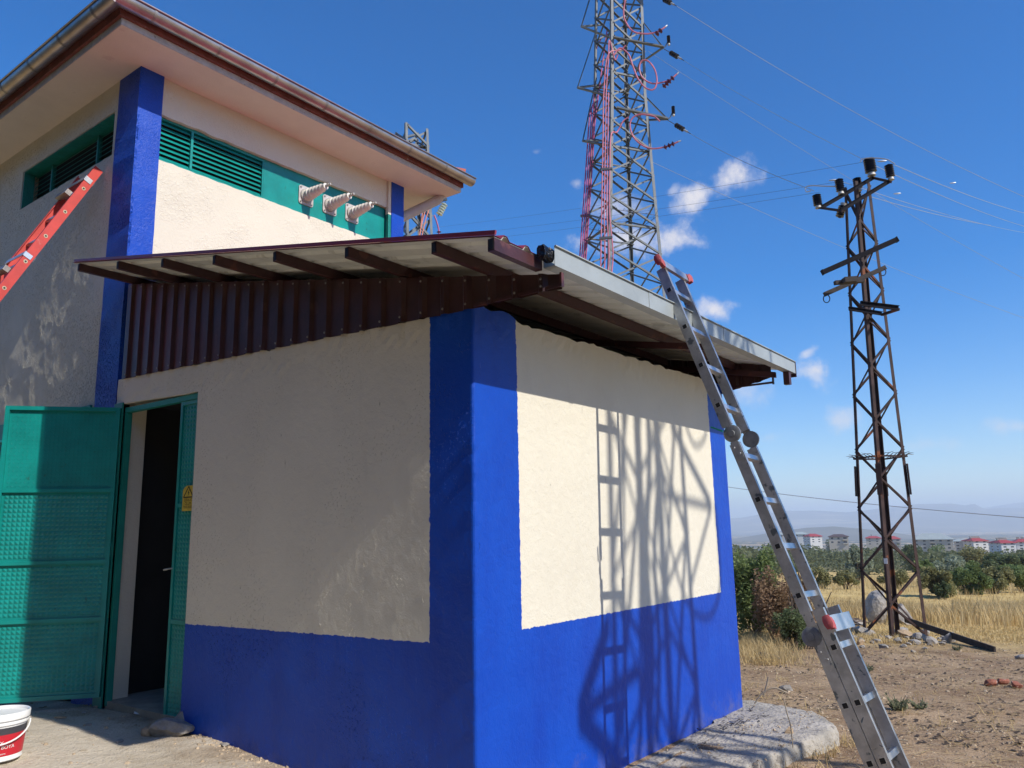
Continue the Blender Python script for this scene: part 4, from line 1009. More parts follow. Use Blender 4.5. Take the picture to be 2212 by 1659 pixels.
    for i in range(4):
        j = (i+1) % 4; p, q = cor(zc, i), cor(zc, j); c = (cor(zc, 0)+cor(zc, 2))/2; o_ = ((p+q)/2-c).normalized()
        m.beam(p+o_*.05, q+o_*.05, .03, .03)
        for k in range(7):
            b = p.lerp(q, (k+.3)/7)+o_*.05; m.tube([b, b+o_*.09+V((0, 0, .05)), b+o_*.22+V((0, 0, .04+.03*(k % 2)))], [.008, .007, .003], 5)
    m.build('anti_climb_spikes', 'brown', root)
    m = MB(); p = cor(zc-2.0, 0); m.box((p.x-.02, p.y-.03, p.z-.05), (p.x-.008, p.y+.03, p.z+.05)); m.build('number_plate', 'white_pl', root)
    for i in range(4):
        m = MB(); pa, pb = cor(zc-.75, i), cor(zc-.15, i); c = (cor(zc, 0)+cor(zc, 2))/2; o_ = (pa-c); o_.z = 0; o_.normalize(); m.beam(pa+o_*.02, pb+o_*.02, .10, .03, o_); m.build('splice_plate', 'brown', root)
    return B, T, cor
BB, BT, bcor = build_brown()
GD = 27.0
def build_grey(B, T, kz, ks, dl, dr, rr, w, root, s0, s1, arms=True):
    zs = []; z = B.z+.02; h = 1.4
    while z < T.z-.6: zs.append(z); z += h; h = max(.98, h*.967)
    zs.append(T.z-.05)
    cor = lattice(root, B, T, s0, s1, dl, dr, zs, .11, .062, 'galv', True, (kz, ks), flat=(2, 5, 8, 11, 14, 17))
    return cor
w_, rr_, dl_, dr_ = frame_of(1335, 60, 108)
gB = atD(1348, 1165, GD); gT0 = atD(1336, 0, GD)
def size_at(z, px, D): 
    p = C0+V((w_.x*D, w_.y*D, z-C0.z)); return p
gB = gT0+(gB-gT0)*((gT0.z-gz(gB.x, gB.y)+.1)/(gT0.z-gB.z)); gk = atD(1345, 215, GD)
def dep(p): return (p-C0).dot(cf)
s_roof = 130/F*dep(atD(1345, 600, GD)); s_k = 84/F*dep(gk)
zroof = atD(1345, 600, GD).z
s_base = s_k+(s_roof-s_k)*(gk.z-gB.z)/(gk.z-zroof)
axis_top = gB.lerp(atD(1336, 0, GD), 1.0); gT = gB+(axis_top-gB)*((axis_top.z-gB.z+3.6)/(axis_top.z-gB.z))
grey = empty('lattice_pylon', gB, 'tall galvanised lattice pylon with pink cables, rising behind the low roof', 'pylon')
gcor = build_grey(gB, gT, gk.z, s_k, dl_, dr_, rr_, w_, grey, s_base, s_k*.86)
def grey_arms(root, cor, place):
    """place(px, py, D) gives a point; arms built as pairs of members"""
    P = place; nl = []
    def arm(mem, nm='crossarm'):
        m = MB()
        for (a, b, s) in mem: m.angle(a, b, (0, 0, 1), (b-a).cross(V((0, 0, 1))), s, s*.14)
        return m.build(nm, 'galv', root)
    # left arms: tips with long stays upward
    for (tx, ty, ax, ay, bx, by, sx, sy) in ((1255, 60, 1290, 56, 1318, 84, 1282, -30), (1247, 192, 1300, 184, 1330, 214, 1290, 62), (1258, 307, 1300, 306, 1332, 320, 1288, 170)):
        t = P(tx, ty, GD-.3); arm([(t, P(ax+10, ay, GD+.6), .09), (t, P(bx, by, GD-.5), .10), (t, P(sx, sy, GD), .09)])
    for (tx, ty, ax, ay, bx, by, sx, sy) in ((1433, 105, 1325, 84, 1385, 138, 1374, 30), (1443, 260, 1332, 236, 1395, 262, 1390, 206), (1448, -60, 1325, -70, 1385, -30, 1384, -130)):
        t = P(tx, ty, GD-.6); arm([(P(ax, ay, GD-.9), t, .12), (P(bx, by, GD+.7), t, .09), (P(sx, sy, GD), t, .08)])
    for (px, py, dx) in ((1429, 105, 1445), (1440, 258, 1455)):
        b = P(px+3, py-1, GD-.6); e = P(dx-3, py-14, GD-.6); m = MB(); m.tube([b, (b+e)/2+V((0, 0, -.05)), e], .02); o = m.build('insulator_bracket', 'galv', root)
        insulator(root, P(dx, py-8, GD-.6), (0, 0, 1), .38, .062, 'porc', 8)
grey_arms(grey, gcor, atD)
# barbed anti-climb ring on the grey pylon
m = MB(); zc = atD(1340, 480, GD).z
for i in range(4):
    p, q = gcor(zc, i), gcor(zc, (i+1) % 4); m.tube([p, q], .010, 5)
    for k in range(9):
        b = p.lerp(q, (k+.5)/9); m.tube([b, b+V((random.uniform(-.2, .2), random.uniform(-.2, .2), random.uniform(-.03, .12)))], .006, 4)
m.build('barbed_wire', 'wire_d', grey)

def cable(name, pts, r, m, label, group=None, cat='cable', n=8, ends=None):
    P = curve_pts(pts, n); mb = MB(); mb.tube(P, r, 7); o = mb.build(name, m, None); return tag(o, label, cat, group)
# cables strapped to the grey pylon
def leg_off(i, z, o): p = gcor(z, i); return p+rr_*o[0]-w_*o[1]
zlo, zhi = atD(1262, 620, GD).z-1.0, atD(1283, 250, GD).z
for k in range(4):
    pts = []
    for j, t in enumerate([0, .2, .4, .6, .8, 1.0]):
        z = zlo+(zhi-zlo)*t; p = leg_off(1, z, (-.10+.075*k, .18)); pts.append(p)
    e = [(1278, 228, -.2), (1276, 235, -.2), (1284, 120, 0), (1310, 60, .3)][k]
    pts.append(atD(e[0]+2, e[1], GD+.5)); 
    if k < 2: pts.append(atD(1292, 205+10*k, GD+.9))
    if k == 2: pts.append(atD(1300, 80, GD+.8))
    cable('power_cable', pts, .026, 'pink', ('outermost', 'second', 'third', 'innermost')[k]+' magenta cable strapped up the left leg of the grey pylon', 'cables strapped to the left pylon leg')
zhi2 = atD(1325, 190, GD).z
for k in range(4):
    pts = []
    for t in (0, .18, .36, .54, .72, .9):
        z = zlo+(zhi2-zlo)*t; spread = .14*sstep(.0, .5, 1-t) if False else 0
        wdt = .085+.05*exp(-((t-.18)/.12)**2); pts.append(leg_off(0, z, (-.26+wdt*k, .16)))
    if k == 0: pts += [leg_off(0, zhi2+.6, (-.12, .2)), atD(1340, 108, GD-.9), atD(1352, 98, GD-.9)]
    if k == 1: pts += [leg_off(0, zhi2+.4, (-.10, .2)), leg_off(0, zhi2+1.2, (-.06, .2)), atD(1328, 128, GD-1), atD(1335, 118, GD-1)]
    if k == 3: pts = pts[:4]+[leg_off(0, atD(1325, 330, GD).z, (.02, .2)), atD(1333, 285, GD-1), atD(1346, 262, GD-1), atD(1358, 253, GD-1)]
    cable('power_cable', pts, .024, 'pink2', ('leftmost', 'second from left', 'third from left', 'rightmost')[k]+' faded pink cable strapped up the front leg of the grey pylon', 'cables strapped to the front pylon leg')
def loop_cable(px, label, sheds):
    pts = [atD(x, y, GD-1.1+.25*i/len(px)) for i, (x, y) in enumerate(px)]
    P = curve_pts(pts, 8); mb = MB(); mb.tube(P, .028, 7); o = mb.build('cable_loop', 'pink2', None); tag(o, label, 'cable', 'looped cables on the grey pylon')
    d = (P[-1]-P[-5]).normalized(); s = MB()
    for k in sheds: s.lathe(P[-1]-d*k, d, [(-.05, .03), (-.02, .055), (0, .10), (.012, .10), (.03, .05), (.07, .035)], 12)
    s.build('termination_sheds', 'shed', o); t = MB(); t.tube([P[-1], P[-1]+d*.10], [.035, .022], 8); t.build('cable_lug', 'wire', o)
    return P[-1]+d*.1
e1_ = loop_cable([(1384, 0), (1384, 30), (1372, 60), (1352, 64), (1346, 40), (1352, 0), (1360, -30)][::-1]+[(1378, 58), (1400, 72), (1425, 70), (1440, 64)] if False else [(1352, -40), (1350, 0), (1347, 28), (1352, 48), (1368, 68), (1392, 73), (1412, 71), (1430, 63), (1437, 58)], 'top pink cable sweeping out to the wire on the grey pylon', (.25, .42))
_l = loop_cable([(1325, 120), (1340, 104), (1358, 118), (1366, 140), (1378, 170), (1395, 190), (1412, 193), (1419, 175), (1414, 150), (1400, 132), (1386, 132), (1381, 148), (1388, 168), (1408, 180), (1430, 178), (1448, 172), (1462, 160)], 'middle pink cable coiled in a ring beside the grey pylon', (.22, .38, .5, .62))
e3_ = loop_cable([(1425, 262), (1414, 252), (1398, 248), (1378, 248), (1364, 258), (1361, 275), (1370, 298), (1390, 315), (1412, 321), (1440, 316), (1465, 306)], 'lowest pink cable coiled beside the grey pylon', (.20, .34, .48))
for (zpx, wd, i) in ((400, .30, 0), (546, .36, 0), (456, .30, 1)):
    p = leg_off(i, atD(1325, zpx, GD).z, (-.10 if i == 0 else .0, .16)); m = MB(); m.beam(p-rr_*wd*.62, p+rr_*wd*.62, .07, .05, w_); m.beam(p-rr_*wd*.6-V((0, 0, .04)), p+rr_*wd*.6-V((0, 0, .04)), .02, .09, w_); m.build('cable_clamp', 'wire_d', grey)

def wire(p, q, sag, r, label, m='wire', group='overhead wires', parts=()):
    p, q = V(p), V(q); n = 28; pts = [p.lerp(q, k/n)-V((0, 0, 4*sag*(k/n)*(1-k/n))) for k in range(n+1)]
    mb = MB(); mb.tube(pts, r*.6, 5, True); return tag(mb.build('overhead_wire', m, None), label, 'wire', group)
# --- strain strings and wires leaving the grey pylon
def strain(px0, py0, px1, py1, D0, D1, label, m='porc'):
    a, b = atD(px0, py0, D0), atD(px1, py1, D1); o = MB(); o.tube([a, b], .014, 6); ob = o.build('strain_insulator', 'wire_d', None); tag(ob, label, 'insulator', 'strain insulators of the grey pylon')
    d = (b-a); s = MB()
    for k in range(4): s.lathe(a+d*(.36+.09*k), d, [(0, .03), (.02, .085), (.05, .09), (.07, .04)], 12)
    s.build('sheds', m, ob)
    c = MB(); c.tube([a+d*.72, a+d*.86], .035, 8); c.build('dead_end_clamp', 'cap', ob); return b
b1 = strain(1433, 105, 1478, 131, GD-.6, GD-1.4, 'strain insulator at the tip of the upper right arm')
b2 = strain(1443, 260, 1492, 289, GD-.6, GD-1.4, 'strain insulator at the tip of the lower right arm')
b0 = strain(1420, -8, 1462, 13, GD-.6, GD-1.4, 'strain insulator at the top edge of the picture')
tR, tL = atD(1867, 348, 17.2), atD(1758, 412, 16.4)
wire(b1, atD(1868, 346, 17.3), .10, .010, 'wire from the upper right arm of the grey pylon to the tallest black insulator')
wire(b2, atD(1758, 412, 16.5), .10, .013, 'wire from the lower right arm of the grey pylon to the leftmost black insulator')
wire(b0, atD(2300, 462, 40), .5, .014, 'highest wire, leaving the picture at its right edge')
wire(atD(1400, 110, GD+1), atD(2300, 650, 38), .3, .011, 'thin wire crossing behind the brown pylon head')
wire(atD(1388, 340, GD+1), atD(2300, 718, 42), .3, .012, 'lowest thin wire running down to the right edge')
wire(atD(1868, 347, 17.3), atD(2330, 512, 44), .35, .012, 'wire leaving the tallest insulator to the right')
wire(atD(1818, 392, 16.8), atD(2330, 512, 47), .35, .010, 'wire leaving the centre insulator to the right')
wire(atD(1932, 356, 16.9), atD(2330, 478, 40), .3, .012, 'wire leaving the rightmost black insulator')
wire(atD(1858, 418, 17.2), atD(2140, 487, 24), .06, .010, 'short pale wire below the crossarm, ending in a clamp')
for k, (py0, py1) in enumerate(((492, 350), (512, 392), (527, 415))):
    wire(atD(930, py0, 40), atD((1866, 1816, 1772)[k], py1, 17), .12, .0055, ('upper', 'middle', 'lowest')[k]+' of three fine wires crossing from the eave to the brown pylon', 'wire_d', 'fine wires crossing the sky')
wire(atD(1480, 1038, 30), atD(2330, 1127, 21), .12, .016, 'low twisted bundle wire passing behind the brown pylon', 'wire', 'low bundle wire')
# pale jumper loops on the brown pylon
for pts, lb in (([(1752, 412), (1742, 414), (1740, 405), (1752, 401), (1780, 402), (1812, 403)], 'pale jumper wire looped over the left insulators'), ([(1858, 350), (1864, 343), (1885, 341), (1915, 344), (1933, 354)], 'pale jumper wire arched over the right insulators')):
    cable('jumper_wire', [atD(x, y, 16.8) for x, y in pts], .012, 'wire', lb, 'jumper wires')
for (px, py, a, lb) in ((1800, 389, 16.8, 'clamp left of the centre insulator'), (1905, 348, 17.0, 'clamp behind the tallest insulator'), (2058, 395, 26, 'clamp far along the right wire'), (1938, 418, 21, 'clamp on the middle wire right of the pylon')):
    c = atD(px, py, a); m = MB(); m.tube([c-rr_*.09, c-rr_*.03, c+rr_*.03, c+rr_*.09], [.008, .020, .020, .008], 8); tag(m.build('wire_clamp', 'alu_clean', None), 'pale '+lb, 'clamp', 'clamps on the wires')
# --- smaller pylon beyond the tower eave
def build_far():
    D = 24.; w, rr, dl, dr = frame_of(890, 16, 34); B = atD(905, 1150, D); T = atD(889, 283, D); B = T+(B-T)*((T.z-gz(B.x, B.y)+.1)/(T.z-B.z))
    root = empty('lattice_pylon', B, 'smaller grey lattice pylon half hidden behind the tower eave', 'pylon')
    s1 = 54/F*dep(T); s0 = s1*1.5
    zs = []; z = B.z; h = 1.2
    while z < T.z-.3: zs.append(z); z += h; h = max(.80, h*.96)
    zs.append(T.z-.02)
    lattice(root, B, T, s0, s1, dl, dr, zs, .085, .065, 'galv', True, flat=(len(zs)-2, len(zs)-4))
    m = MB(); m.angle(atD(868, 300, D-.2), atD(905, 290, D+.3), (0, 0, 1), w, .07); m.angle(atD(896, 330, D), atD(913, 365, D-.2), (0, 0, 1), w, .07); m.build('top_frame', 'galv', root)
    t = atD(966, 432, D); m = MB()
    for a in ((925, 408), (930, 440), (912, 425)): m.angle(atD(a[0], a[1], D+.2), t, (0, 0, 1), w, .06)
    m.build('crossarm', 'galv', root)
    def gs(a, b, nm, lb):
        p, q = atD(*a, D), atD(*b, D); o = MB(); o.tube([p, q], .012, 6); ob = o.build('glass_insulator', 'wire_d', None); tag(ob, lb, 'insulator')
        d = (q-p); s = MB(); L = d.length; n = 5
        for k in range(n): s.lathe(p+d*(.12+.62*k/(n-1)), d, [(0, .03), (.01, .08), (.03, .115), (.05, .11), (.055, .03)], 14)
        s.build('glass_sheds', 'glass_i', ob)
    gs((963, 436), (946, 468), 'g', 'string of glass discs hanging from the small pylon arm')
    gs((868, 316), (894, 335), 'g', 'glass disc string at the head of the small pylon')
    for k, pts in enumerate(([(920, 406), (921, 440), (912, 480), (898, 540)], [(934, 404), (930, 440), (918, 480), (905, 540)], [(910, 412), (913, 445), (908, 500), (901, 545)], [(874, 430), (876, 480), (880, 535)])):
        cable('power_cable', [atD(x, y, D-.5) for x, y in pts], .018, 'orange_c', ('second salmon cable from the right on the small pylon', 'rightmost salmon cable on the small pylon', 'third salmon cable from the right on the small pylon', 'leftmost salmon cable, beside the blue far pillar')[k], 'cables on the small pylon')
    o = cable('power_cable', [atD(x, y, D) for x, y in ((938, 465), (943, 478), (948, 500), (949, 540))], .026, 'pink', 'short magenta cable with black sheds right of the small pylon')
    s = MB(); p, q = atD(948, 500, D), atD(949, 515, D)
    for k in range(3): s.lathe(p.lerp(q, k/2.5), q-p, [(0, .03), (.02, .08), (.04, .03)], 12)
    s.build('sheds', 'shed', o)
build_far()
# --- pylon on the sunny side, outside the frame; it throws the lattice shadow on the wall
def build_sun_pylon():
    y0 = -6.4; k = .855
    B = V((1.95, y0, gz(1.95, y0))); T = V((2.0, y0, 9.8)); a = radians(30)
    dl, dr = V((-cos(a), sin(a), 0)), V((cos(pi/2-a), sin(pi/2-a), 0)).normalized(); dr = V((sin(a), cos(a), 0)); w = V((0, 1, 0)); rr = V((1, 0, 0))
    root = empty('lattice_pylon', B, 'grey lattice pylon in the sunny yard whose shadow falls on the blue wall', 'pylon')
    zs = []; z = B.z; h = 1.15
    while z < T.z-.4: zs.append(z); z += h
    zs.append(T.z-.02)
    lattice(root, B, T, 1.15, .80, dl, dr, zs, .075, .038, 'galv', True)
    def W(x, z, dy=0):   # wall shadow point -> point on the pylon plane
        t = -(y0+dy); return V((x-.004*t, y0+dy, z+k*t))
    def arm(mem):
        m = MB()
        for a_, b_, s in mem: m.angle(a_, b_, (0, 0, 1), (b_-a_).cross(V((0, 0, 1))), s, s*.16)
        m.build('crossarm', 'galv', root)
    # shadow polygons measured on the wall: right tip (3.06, 1.5), left tip (0.98, .40)
    R1 = ony(1538, 1105, 0); L1 = ony(1250, 1550, 0); R0 = ony(1450, 930, 0); R2 = ony(1490, 1290, 0)
    L0 = ony(1318, 1345, 0); L2 = ony(1330, 1640, 0)
    arm([(W(R1.x, R1.z), W(R0.x, R0.z), .10), (W(R1.x, R1.z), W(R2.x, R2.z), .07), (W(R1.x, R1.z), W(2.1, R1.z+.1, .3), .06)])
    arm([(W(L1.x, L1.z), W(L0.x, L0.z), .10), (W(L1.x, L1.z), W(L2.x, L2.z), .10), (W(L1.x, L1.z), W(1.7, L1.z+.15, .3), .06)])
    def cb(px, r=.030):
        pts = [W(*(lambda p: (p.x, p.z))(ony(x, y, 0)), dy) for x, y, dy in px]; m = MB(); m.tube(curve_pts(pts, 8), r, 7); o = m.build('power_cable', 'pink', None); tag(o, 'pink cable on the pylon of the sunny side', 'cable', 'cables on the sunny side pylon')
    cb([(1400, 860, 0), (1404, 1000, 0), (1398, 1200, 0), (1410, 1400, 0), (1405, 1600, 0)], .04)
    cb([(1385, 860, 0), (1380, 1000, 0), (1384, 1200, 0), (1385, 1400, 0), (1385, 1600, 0)], .025)
    cb([(1420, 900, 0), (1425, 1000, 0), (1415, 1200, .1), (1425, 1400, 0), (1420, 1600, 0)], .035)
    cb([(1345, 860, 0), (1350, 1000, 0), (1348, 1100, 0), (1350, 1400, 0), (1348, 1600, 0)], .022)
    cb([(1430, 1000, 0), (1450, 1180, 0), (1490, 1310, 0), (1535, 1330, 0), (1556, 1270, 0), (1553, 1180, 0), (1545, 1090, 0)], .020)
    cb([(1470, 880, 0), (1500, 960, 0), (1525, 940, 0), (1520, 880, 0)], .018)
build_sun_pylon()

# ------------------------------------------------------------------ small things
def text_mesh(body, size, align='CENTER'):
    cu_ = bpy.data.curves.new('lettering', 'FONT'); cu_.body = body; cu_.size = size; cu_.align_x = align; cu_.align_y = 'CENTER'; cu_.resolution_u = 3
    o = bpy.data.objects.new('lettering', cu_); COL.objects.link(o); bpy.context.view_layer.update()
    me = bpy.data.meshes.new_from_object(o.evaluated_get(bpy.context.evaluated_depsgraph_get())); vs = [v.co.copy() for v in me.vertices]; fs = [tuple(p.vertices) for p in me.polygons]
    bpy.data.objects.remove(o); bpy.data.curves.remove(cu_); return vs, fs
def build_sign():
    x = .0155+.006; c = onx(407, 1078, .012); W, H = .072, .235
    tl, br = onx(397, 1050, .01), onx(419, 1103, .01)
    cy = (tl.y+br.y)/2; cz = (tl.z+br.z)/2; W = abs(tl.y-br.y)*1.0; H = abs(tl.z-br.z)
    s = empty('warning_sign', (.008, cy, cz), 'small yellow danger sign with a lightning triangle on the narrow green door leaf', 'sign')
    X = .006; P = lambda u, v, k=0: V((X-k, cy-u, cz+v))          # u to the image right = -y
    a, b = W/2, H/2
    m = MB(); m.prism([P(-a, -b), P(a*.9, -b), P(a, -b+.015), P(a, b), P(-a*.35, b), P(-a*.8, b-.015), P(-a, b-.035)][::-1], V((.0015, 0, 0))); m.build('sign_plate', 'yellow', s)
    m = MB(); r = min(a*.78, .05); h = b*.40; tr = [(0, b*.93), (a*.82, b*.08), (-a*.82, b*.08)]
    for p, q in zip(tr, tr[1:]+tr[:1]): m.beam(P(*p, .0012), P(*q, .0012), .008, .001, (1, 0, 0))
    bolt = [(.006, .62), (-.008, .40), (.001, .40), (-.004, .18), (-.009, .24), (.000, .12), (.007, .24), (.001, .22), (.009, .45), (.0, .45), (.010, .62)]
    bl = [P(u*1.1, b*v, .0012) for u, v in [(.008, .68), (-.010, .42), (.000, .42), (-.006, .17), (.011, .47), (.001, .47), (.012, .68)]]; m.prism(bl, V((.0008, 0, 0))); m.build('lightning_triangle', 'black', s)
    for i, tx in enumerate(('DİKKAT', 'ÖLÜM', 'TEHLİKESİ')):
        vs, fs = text_mesh(tx, .030 if i < 2 else .026); sc = min(1, a*1.8/max(1e-6, max(v.x for v in vs)-min(v.x for v in vs)))
        m = MB(); m.add([P(v.x*sc, v.y-b*(.14+.28*i), .0010) for v in vs], fs); m.build('lettering', 'black', s)
build_sign()
def build_bucket():
    c = onz(-8, 1618, .2); gzz = gz(c.x, c.y); c = onz(-8, 1615, gzz)
    R = .152; H = .252; fr = onz(50, 1630, gzz); sc = 1.0
    edge = onz(38, 1633, gzz)
    rdir = V((cr.x, cr.y, 0)).normalized(); c = edge-rdir*R*.93; c.z = gz(c.x, c.y)+.004
    s = empty('paint_bucket', c, 'white plastic paint bucket with a red label standing on the dusty ground', 'bucket')
    m = MB(); m.lathe(c, (0, 0, 1), [(0, R*.93), (.006, R*.955), (.012, R*.93), (H*.80, R*1.04), (H*.80+.002, R*1.10), (H*.84, R*1.10), (H*.845, R*1.045), (H*.93, R*1.055)], 40); m.build('pail', 'white_pl', s)
    m = MB(); m.lathe(c+V((0, 0, H*.90)), (0, 0, 1), [(0, R*1.09), (.002, R*1.12), (.035, R*1.13), (.040, R*1.10), (.036, R*1.05), (.024, R*1.03), (.024, 0)], 40); m.build('lid', 'white_pl', s)
    def band(z0, z1, mt, nm, e=.0015):
        m = MB(); r = lambda z: R*(.93+(1.04-.93)*(z-.012)/(H*.80-.012))+e
        m.lathe(c, (0, 0, 1), [(z0, r(z0)), (z1, r(z1))], 40, False); return m.build(nm, mt, s)
    band(.03, H*.60, 'red_label', 'label'); band(H*.60, H*.755, mat('grey_label', (0.05, 0.05, 0.06), .4), 'label_band', .002)
    tocam = atan2(C0.y-c.y, C0.x-c.x)
    def word(t, size, z, ang, mt='white_pl'):
        vs, fs = text_mesh(t, size, 'RIGHT'); r = lambda z: R*(.93+.11*(z-.012)/(H*.80-.012))+.004
        out = []
        for v in vs:
            zz = z+v.y; a = ang+v.x/r(zz); out.append(c+V((cos(a)*r(zz), sin(a)*r(zz), zz)))
        m = MB(); m.add(out, fs); m.build('lettering', mt, s)
    a0 = tocam+radians(26)
    word('LUX', .028, H*.42, a0-radians(10)); word('SENTETİK BOYA', .028, H*.32, a0+radians(14)); word('synthetic paint', .015, H*.18, a0-radians(4))
    m = MB(); hd = [c+V((cos(t)*R*1.13, sin(t)*R*1.13, H*.88-.02-.07*abs(sin(t-tocam+pi/2))*0-.10*max(0, cos(t-tocam)))) for t in [tocam-pi/2+pi*k/20 for k in range(21)]]; m.tube(hd, .005, 6); m.build('handle', 'white_pl', s)
build_bucket()

def rock(name, p, sx, sy, sz, seed, m, label, group=None, rot=None, cat='rock', n=2):
    import bmesh
    bm = bmesh.new(); bmesh.ops.create_icosphere(bm, subdivisions=n, radius=1.0); rnd = random.Random(seed)
    cuts = [(V((rnd.gauss(0, 1), rnd.gauss(0, 1), rnd.gauss(0, 1))).normalized(), rnd.uniform(.5, .85)) for _ in range(7)]
    for v in bm.verts:
        q = v.co.copy()
        for nn, d in cuts:
            k = q.dot(nn)
            if k > d: q -= nn*(k-d)
        q += q.normalized()*.07*mn.noise(q*3+V((seed, 0, 0)))
        v.co = V((q.x*sx, q.y*sy, q.z*sz))
    me = bpy.data.meshes.new(name); bm.to_mesh(me); bm.free(); me.materials.append(MT[m]); o = bpy.data.objects.new(name, me); COL.objects.link(o)
    o.location = p; o.rotation_euler = rot or (rnd.uniform(-.2, .2), rnd.uniform(-.2, .2), rnd.uniform(0, 6)); return tag(o, label, cat, group)
def G3(px, py, z0=-.3):
    """ground point seen at a pixel"""
    v = ray(px, py); t = 0; last = 0
    for k in range(4000):
        t = last+max(.02, last*.004); p = C0+v*(t/F)*1.0 if False else C0+v.normalized()*t
        if p.z < gz(p.x, p.y): return V((p.x, p.y, gz(p.x, p.y)))
        last = t
    return p
# heap of rubble round the brown pylon foot
bld = G3(1905, 1352); rock('boulder', bld+V((.5, .2, .28)), .36, .32, .54, 3, 'rock', 'large pale boulder standing behind the brown pylon legs', None, (.1, -.15, .4), n=3)
rock('boulder', bld+V((.65, -.32, .15)), .25, .22, .36, 11, 'rock', 'second grey boulder half hidden by the rear pylon leg', None, (.3, .2, 1.4), n=3)
rr2 = random.Random(5)
for (px, py, s, lb) in ((1780, 1338, .22, 'grey rubble stone at the left end of the heap'), (1805, 1332, .28, 'broad flat grey stone left of the pylon'), (1778, 1376, .17, 'white stone nearest the ladder'), (1800, 1383, .22, 'tan rounded stone left of the front pylon leg'),
                        (1845, 1352, .22, 'pale block between the left and front pylon legs'), (1868, 1372, .24, 'sloping grey slab under the pylon'), (1848, 1366, .13, 'small white stone under the pylon'), (1893, 1388, .09, 'small round stone in front of the left pylon leg'),
                        (1945, 1370, .18, 'pale stone just right of the front pylon leg'), (1960, 1378, .20, 'flat tan stone by the right pylon leg'), (1985, 1382, .17, 'cream stone at the right pylon leg'), (2000, 1372, .14, 'small grey stone behind the right pylon leg'),
                        (2012, 1390, .15, 'stone at the right tail of the heap'), (2052, 1386, .14, 'upright pointed white stone right of the heap'), (1975, 1392, .12, 'small stone in front of the right heap'), (1935, 1345, .18, 'block behind the rear pylon leg'), (1815, 1352, .16, 'stone among the branches left of the pylon'), (1858, 1392, .10, 'small tan stone left of the front leg')):
    p = G3(px, py); tall = 'upright' in lb
    rock('stone', p+V((0, 0, s*.25)), s*rr2.uniform(.9, 1.2), s*rr2.uniform(.7, 1), s*(1.1 if tall else rr2.uniform(.45, .7)), rr2.randint(0, 9999), 'rock2' if 'tan' in lb else 'rock', lb, 'rubble stones round the pylon foot')
for k in range(46):
    px, py = rr2.uniform(1750, 2060), rr2.gauss(1384, 9); p = G3(px, py); s = rr2.uniform(.035, .085)
    rock('small_stone', p+V((0, 0, s*.3)), s*1.2, s, s*.6, k, 'rock', 'small pale rubble stone scattered round the brown pylon foot', 'small rubble stones', n=1)
# loose steel beam and other litter
a = G3(2200, 1406); b = atD(1955, 1338, math.hypot(BB.x-C0.x, BB.y-C0.y)+.5)
a = onz(2150, 1409, gz(*G3(2150, 1408)[:2])+.0); 
m = MB(); m.beam(a+V((0, 0, .03)), b, .03, .105, (0, 0, 1)); tag(m.build('steel_beam', 'rustgrey', None), 'long rusty flat beam propped against the pylon, sloping down to the right', 'beam')
def stick(p, q, r, m, nm, lb, cat, grp=None, bend=.03):
    p, q = V(p), V(q); mid = [p.lerp(q, t)+V((random.uniform(-1, 1), random.uniform(-1, 1), random.uniform(-.3, 1)))*bend for t in (.25, .5, .75)]
    mb = MB(); mb.tube([p]+mid+[q], [r, r*.95, r*.85, r*.7, r*.45], 7); return tag(mb.build(nm, m, None), lb, cat, grp)
stick(G3(1640, 1423)+V((0, 0, .05)), G3(1682, 1431)+V((0, 0, .05)), .045, 'timber', 'log', 'short charred log lying on the bare ground right of the house', 'log', None, .01)
for k in range(9):
    stick(G3(1755+8*k, 1350+rr2.uniform(-8, 12))+V((0, 0, .15)), G3(1845+4*k, 1352+rr2.uniform(-8, 14))+V((0, 0, .12)), .022, 'timber', 'branch', 'dry branch stacked among the stones left of the pylon', 'branch', 'dry branches by the pylon', .05)
for (x, y, s, lb) in ((2140, 1482, .085, 'broken red brick lump'), (2165, 1478, .10, 'large red brick lump at the right edge'), (2195, 1486, .09, 'red brick lump cut by the right edge'), (2205, 1424, .08, 'dark stone at the right edge')):
    p = G3(x, y); rock('brick_lump' if 'brick' in lb else 'stone', p+V((0, 0, .03)), s, s*.7, s*.5, x, 'brick' if 'brick' in lb else 'rock', lb+', lying on bare soil', 'brick lumps' if 'brick' in lb else None, cat='brick' if 'brick' in lb else 'rock')
p = onz(1705, 1628, -.13); rock('stone', p+V((0, 0, .07)), .075, .065, .12, 77, 'rock2', 'upright tan stone beside the concrete slab edge', None, (.1, .05, .3))
p = G3(1700, 1492); rock('stone', p+V((0, 0, .02)), .09, .06, .05, 78, 'rock', 'small grey stone between the slab and the log')
def on_gnd(px, py): return G3(px, py)
p = on_gnd(372, 1588); rock('stone', p+V((0, 0, .04)), .15, .10, .085, 21, 'rock', 'large grey stone on the ground under the door leaf', None, (0, 0, 2.6), n=3)
p = on_gnd(396, 1578); rock('stone', p+V((0, 0, .09)), .07, .06, .07, 26, 'rock', 'rounded stone resting against the large grey stone')
p = on_gnd(318, 1590); rock('stone', p+V((0, 0, .03)), .045, .04, .05, 22, 'rock2', 'small upright flake left of the large grey stone')
p = on_gnd(332, 1572); rock('stone', p+V((0, 0, .01)), .10, .035, .03, 23, 'rock2', 'long thin tan chip behind the small flake')
p = on_gnd(302, 1544); rock('plaster_chip', p+V((0, 0, .012)), .065, .05, .008, 24, 'white_pl', 'pale square chip lying in front of the doorway', cat='debris')
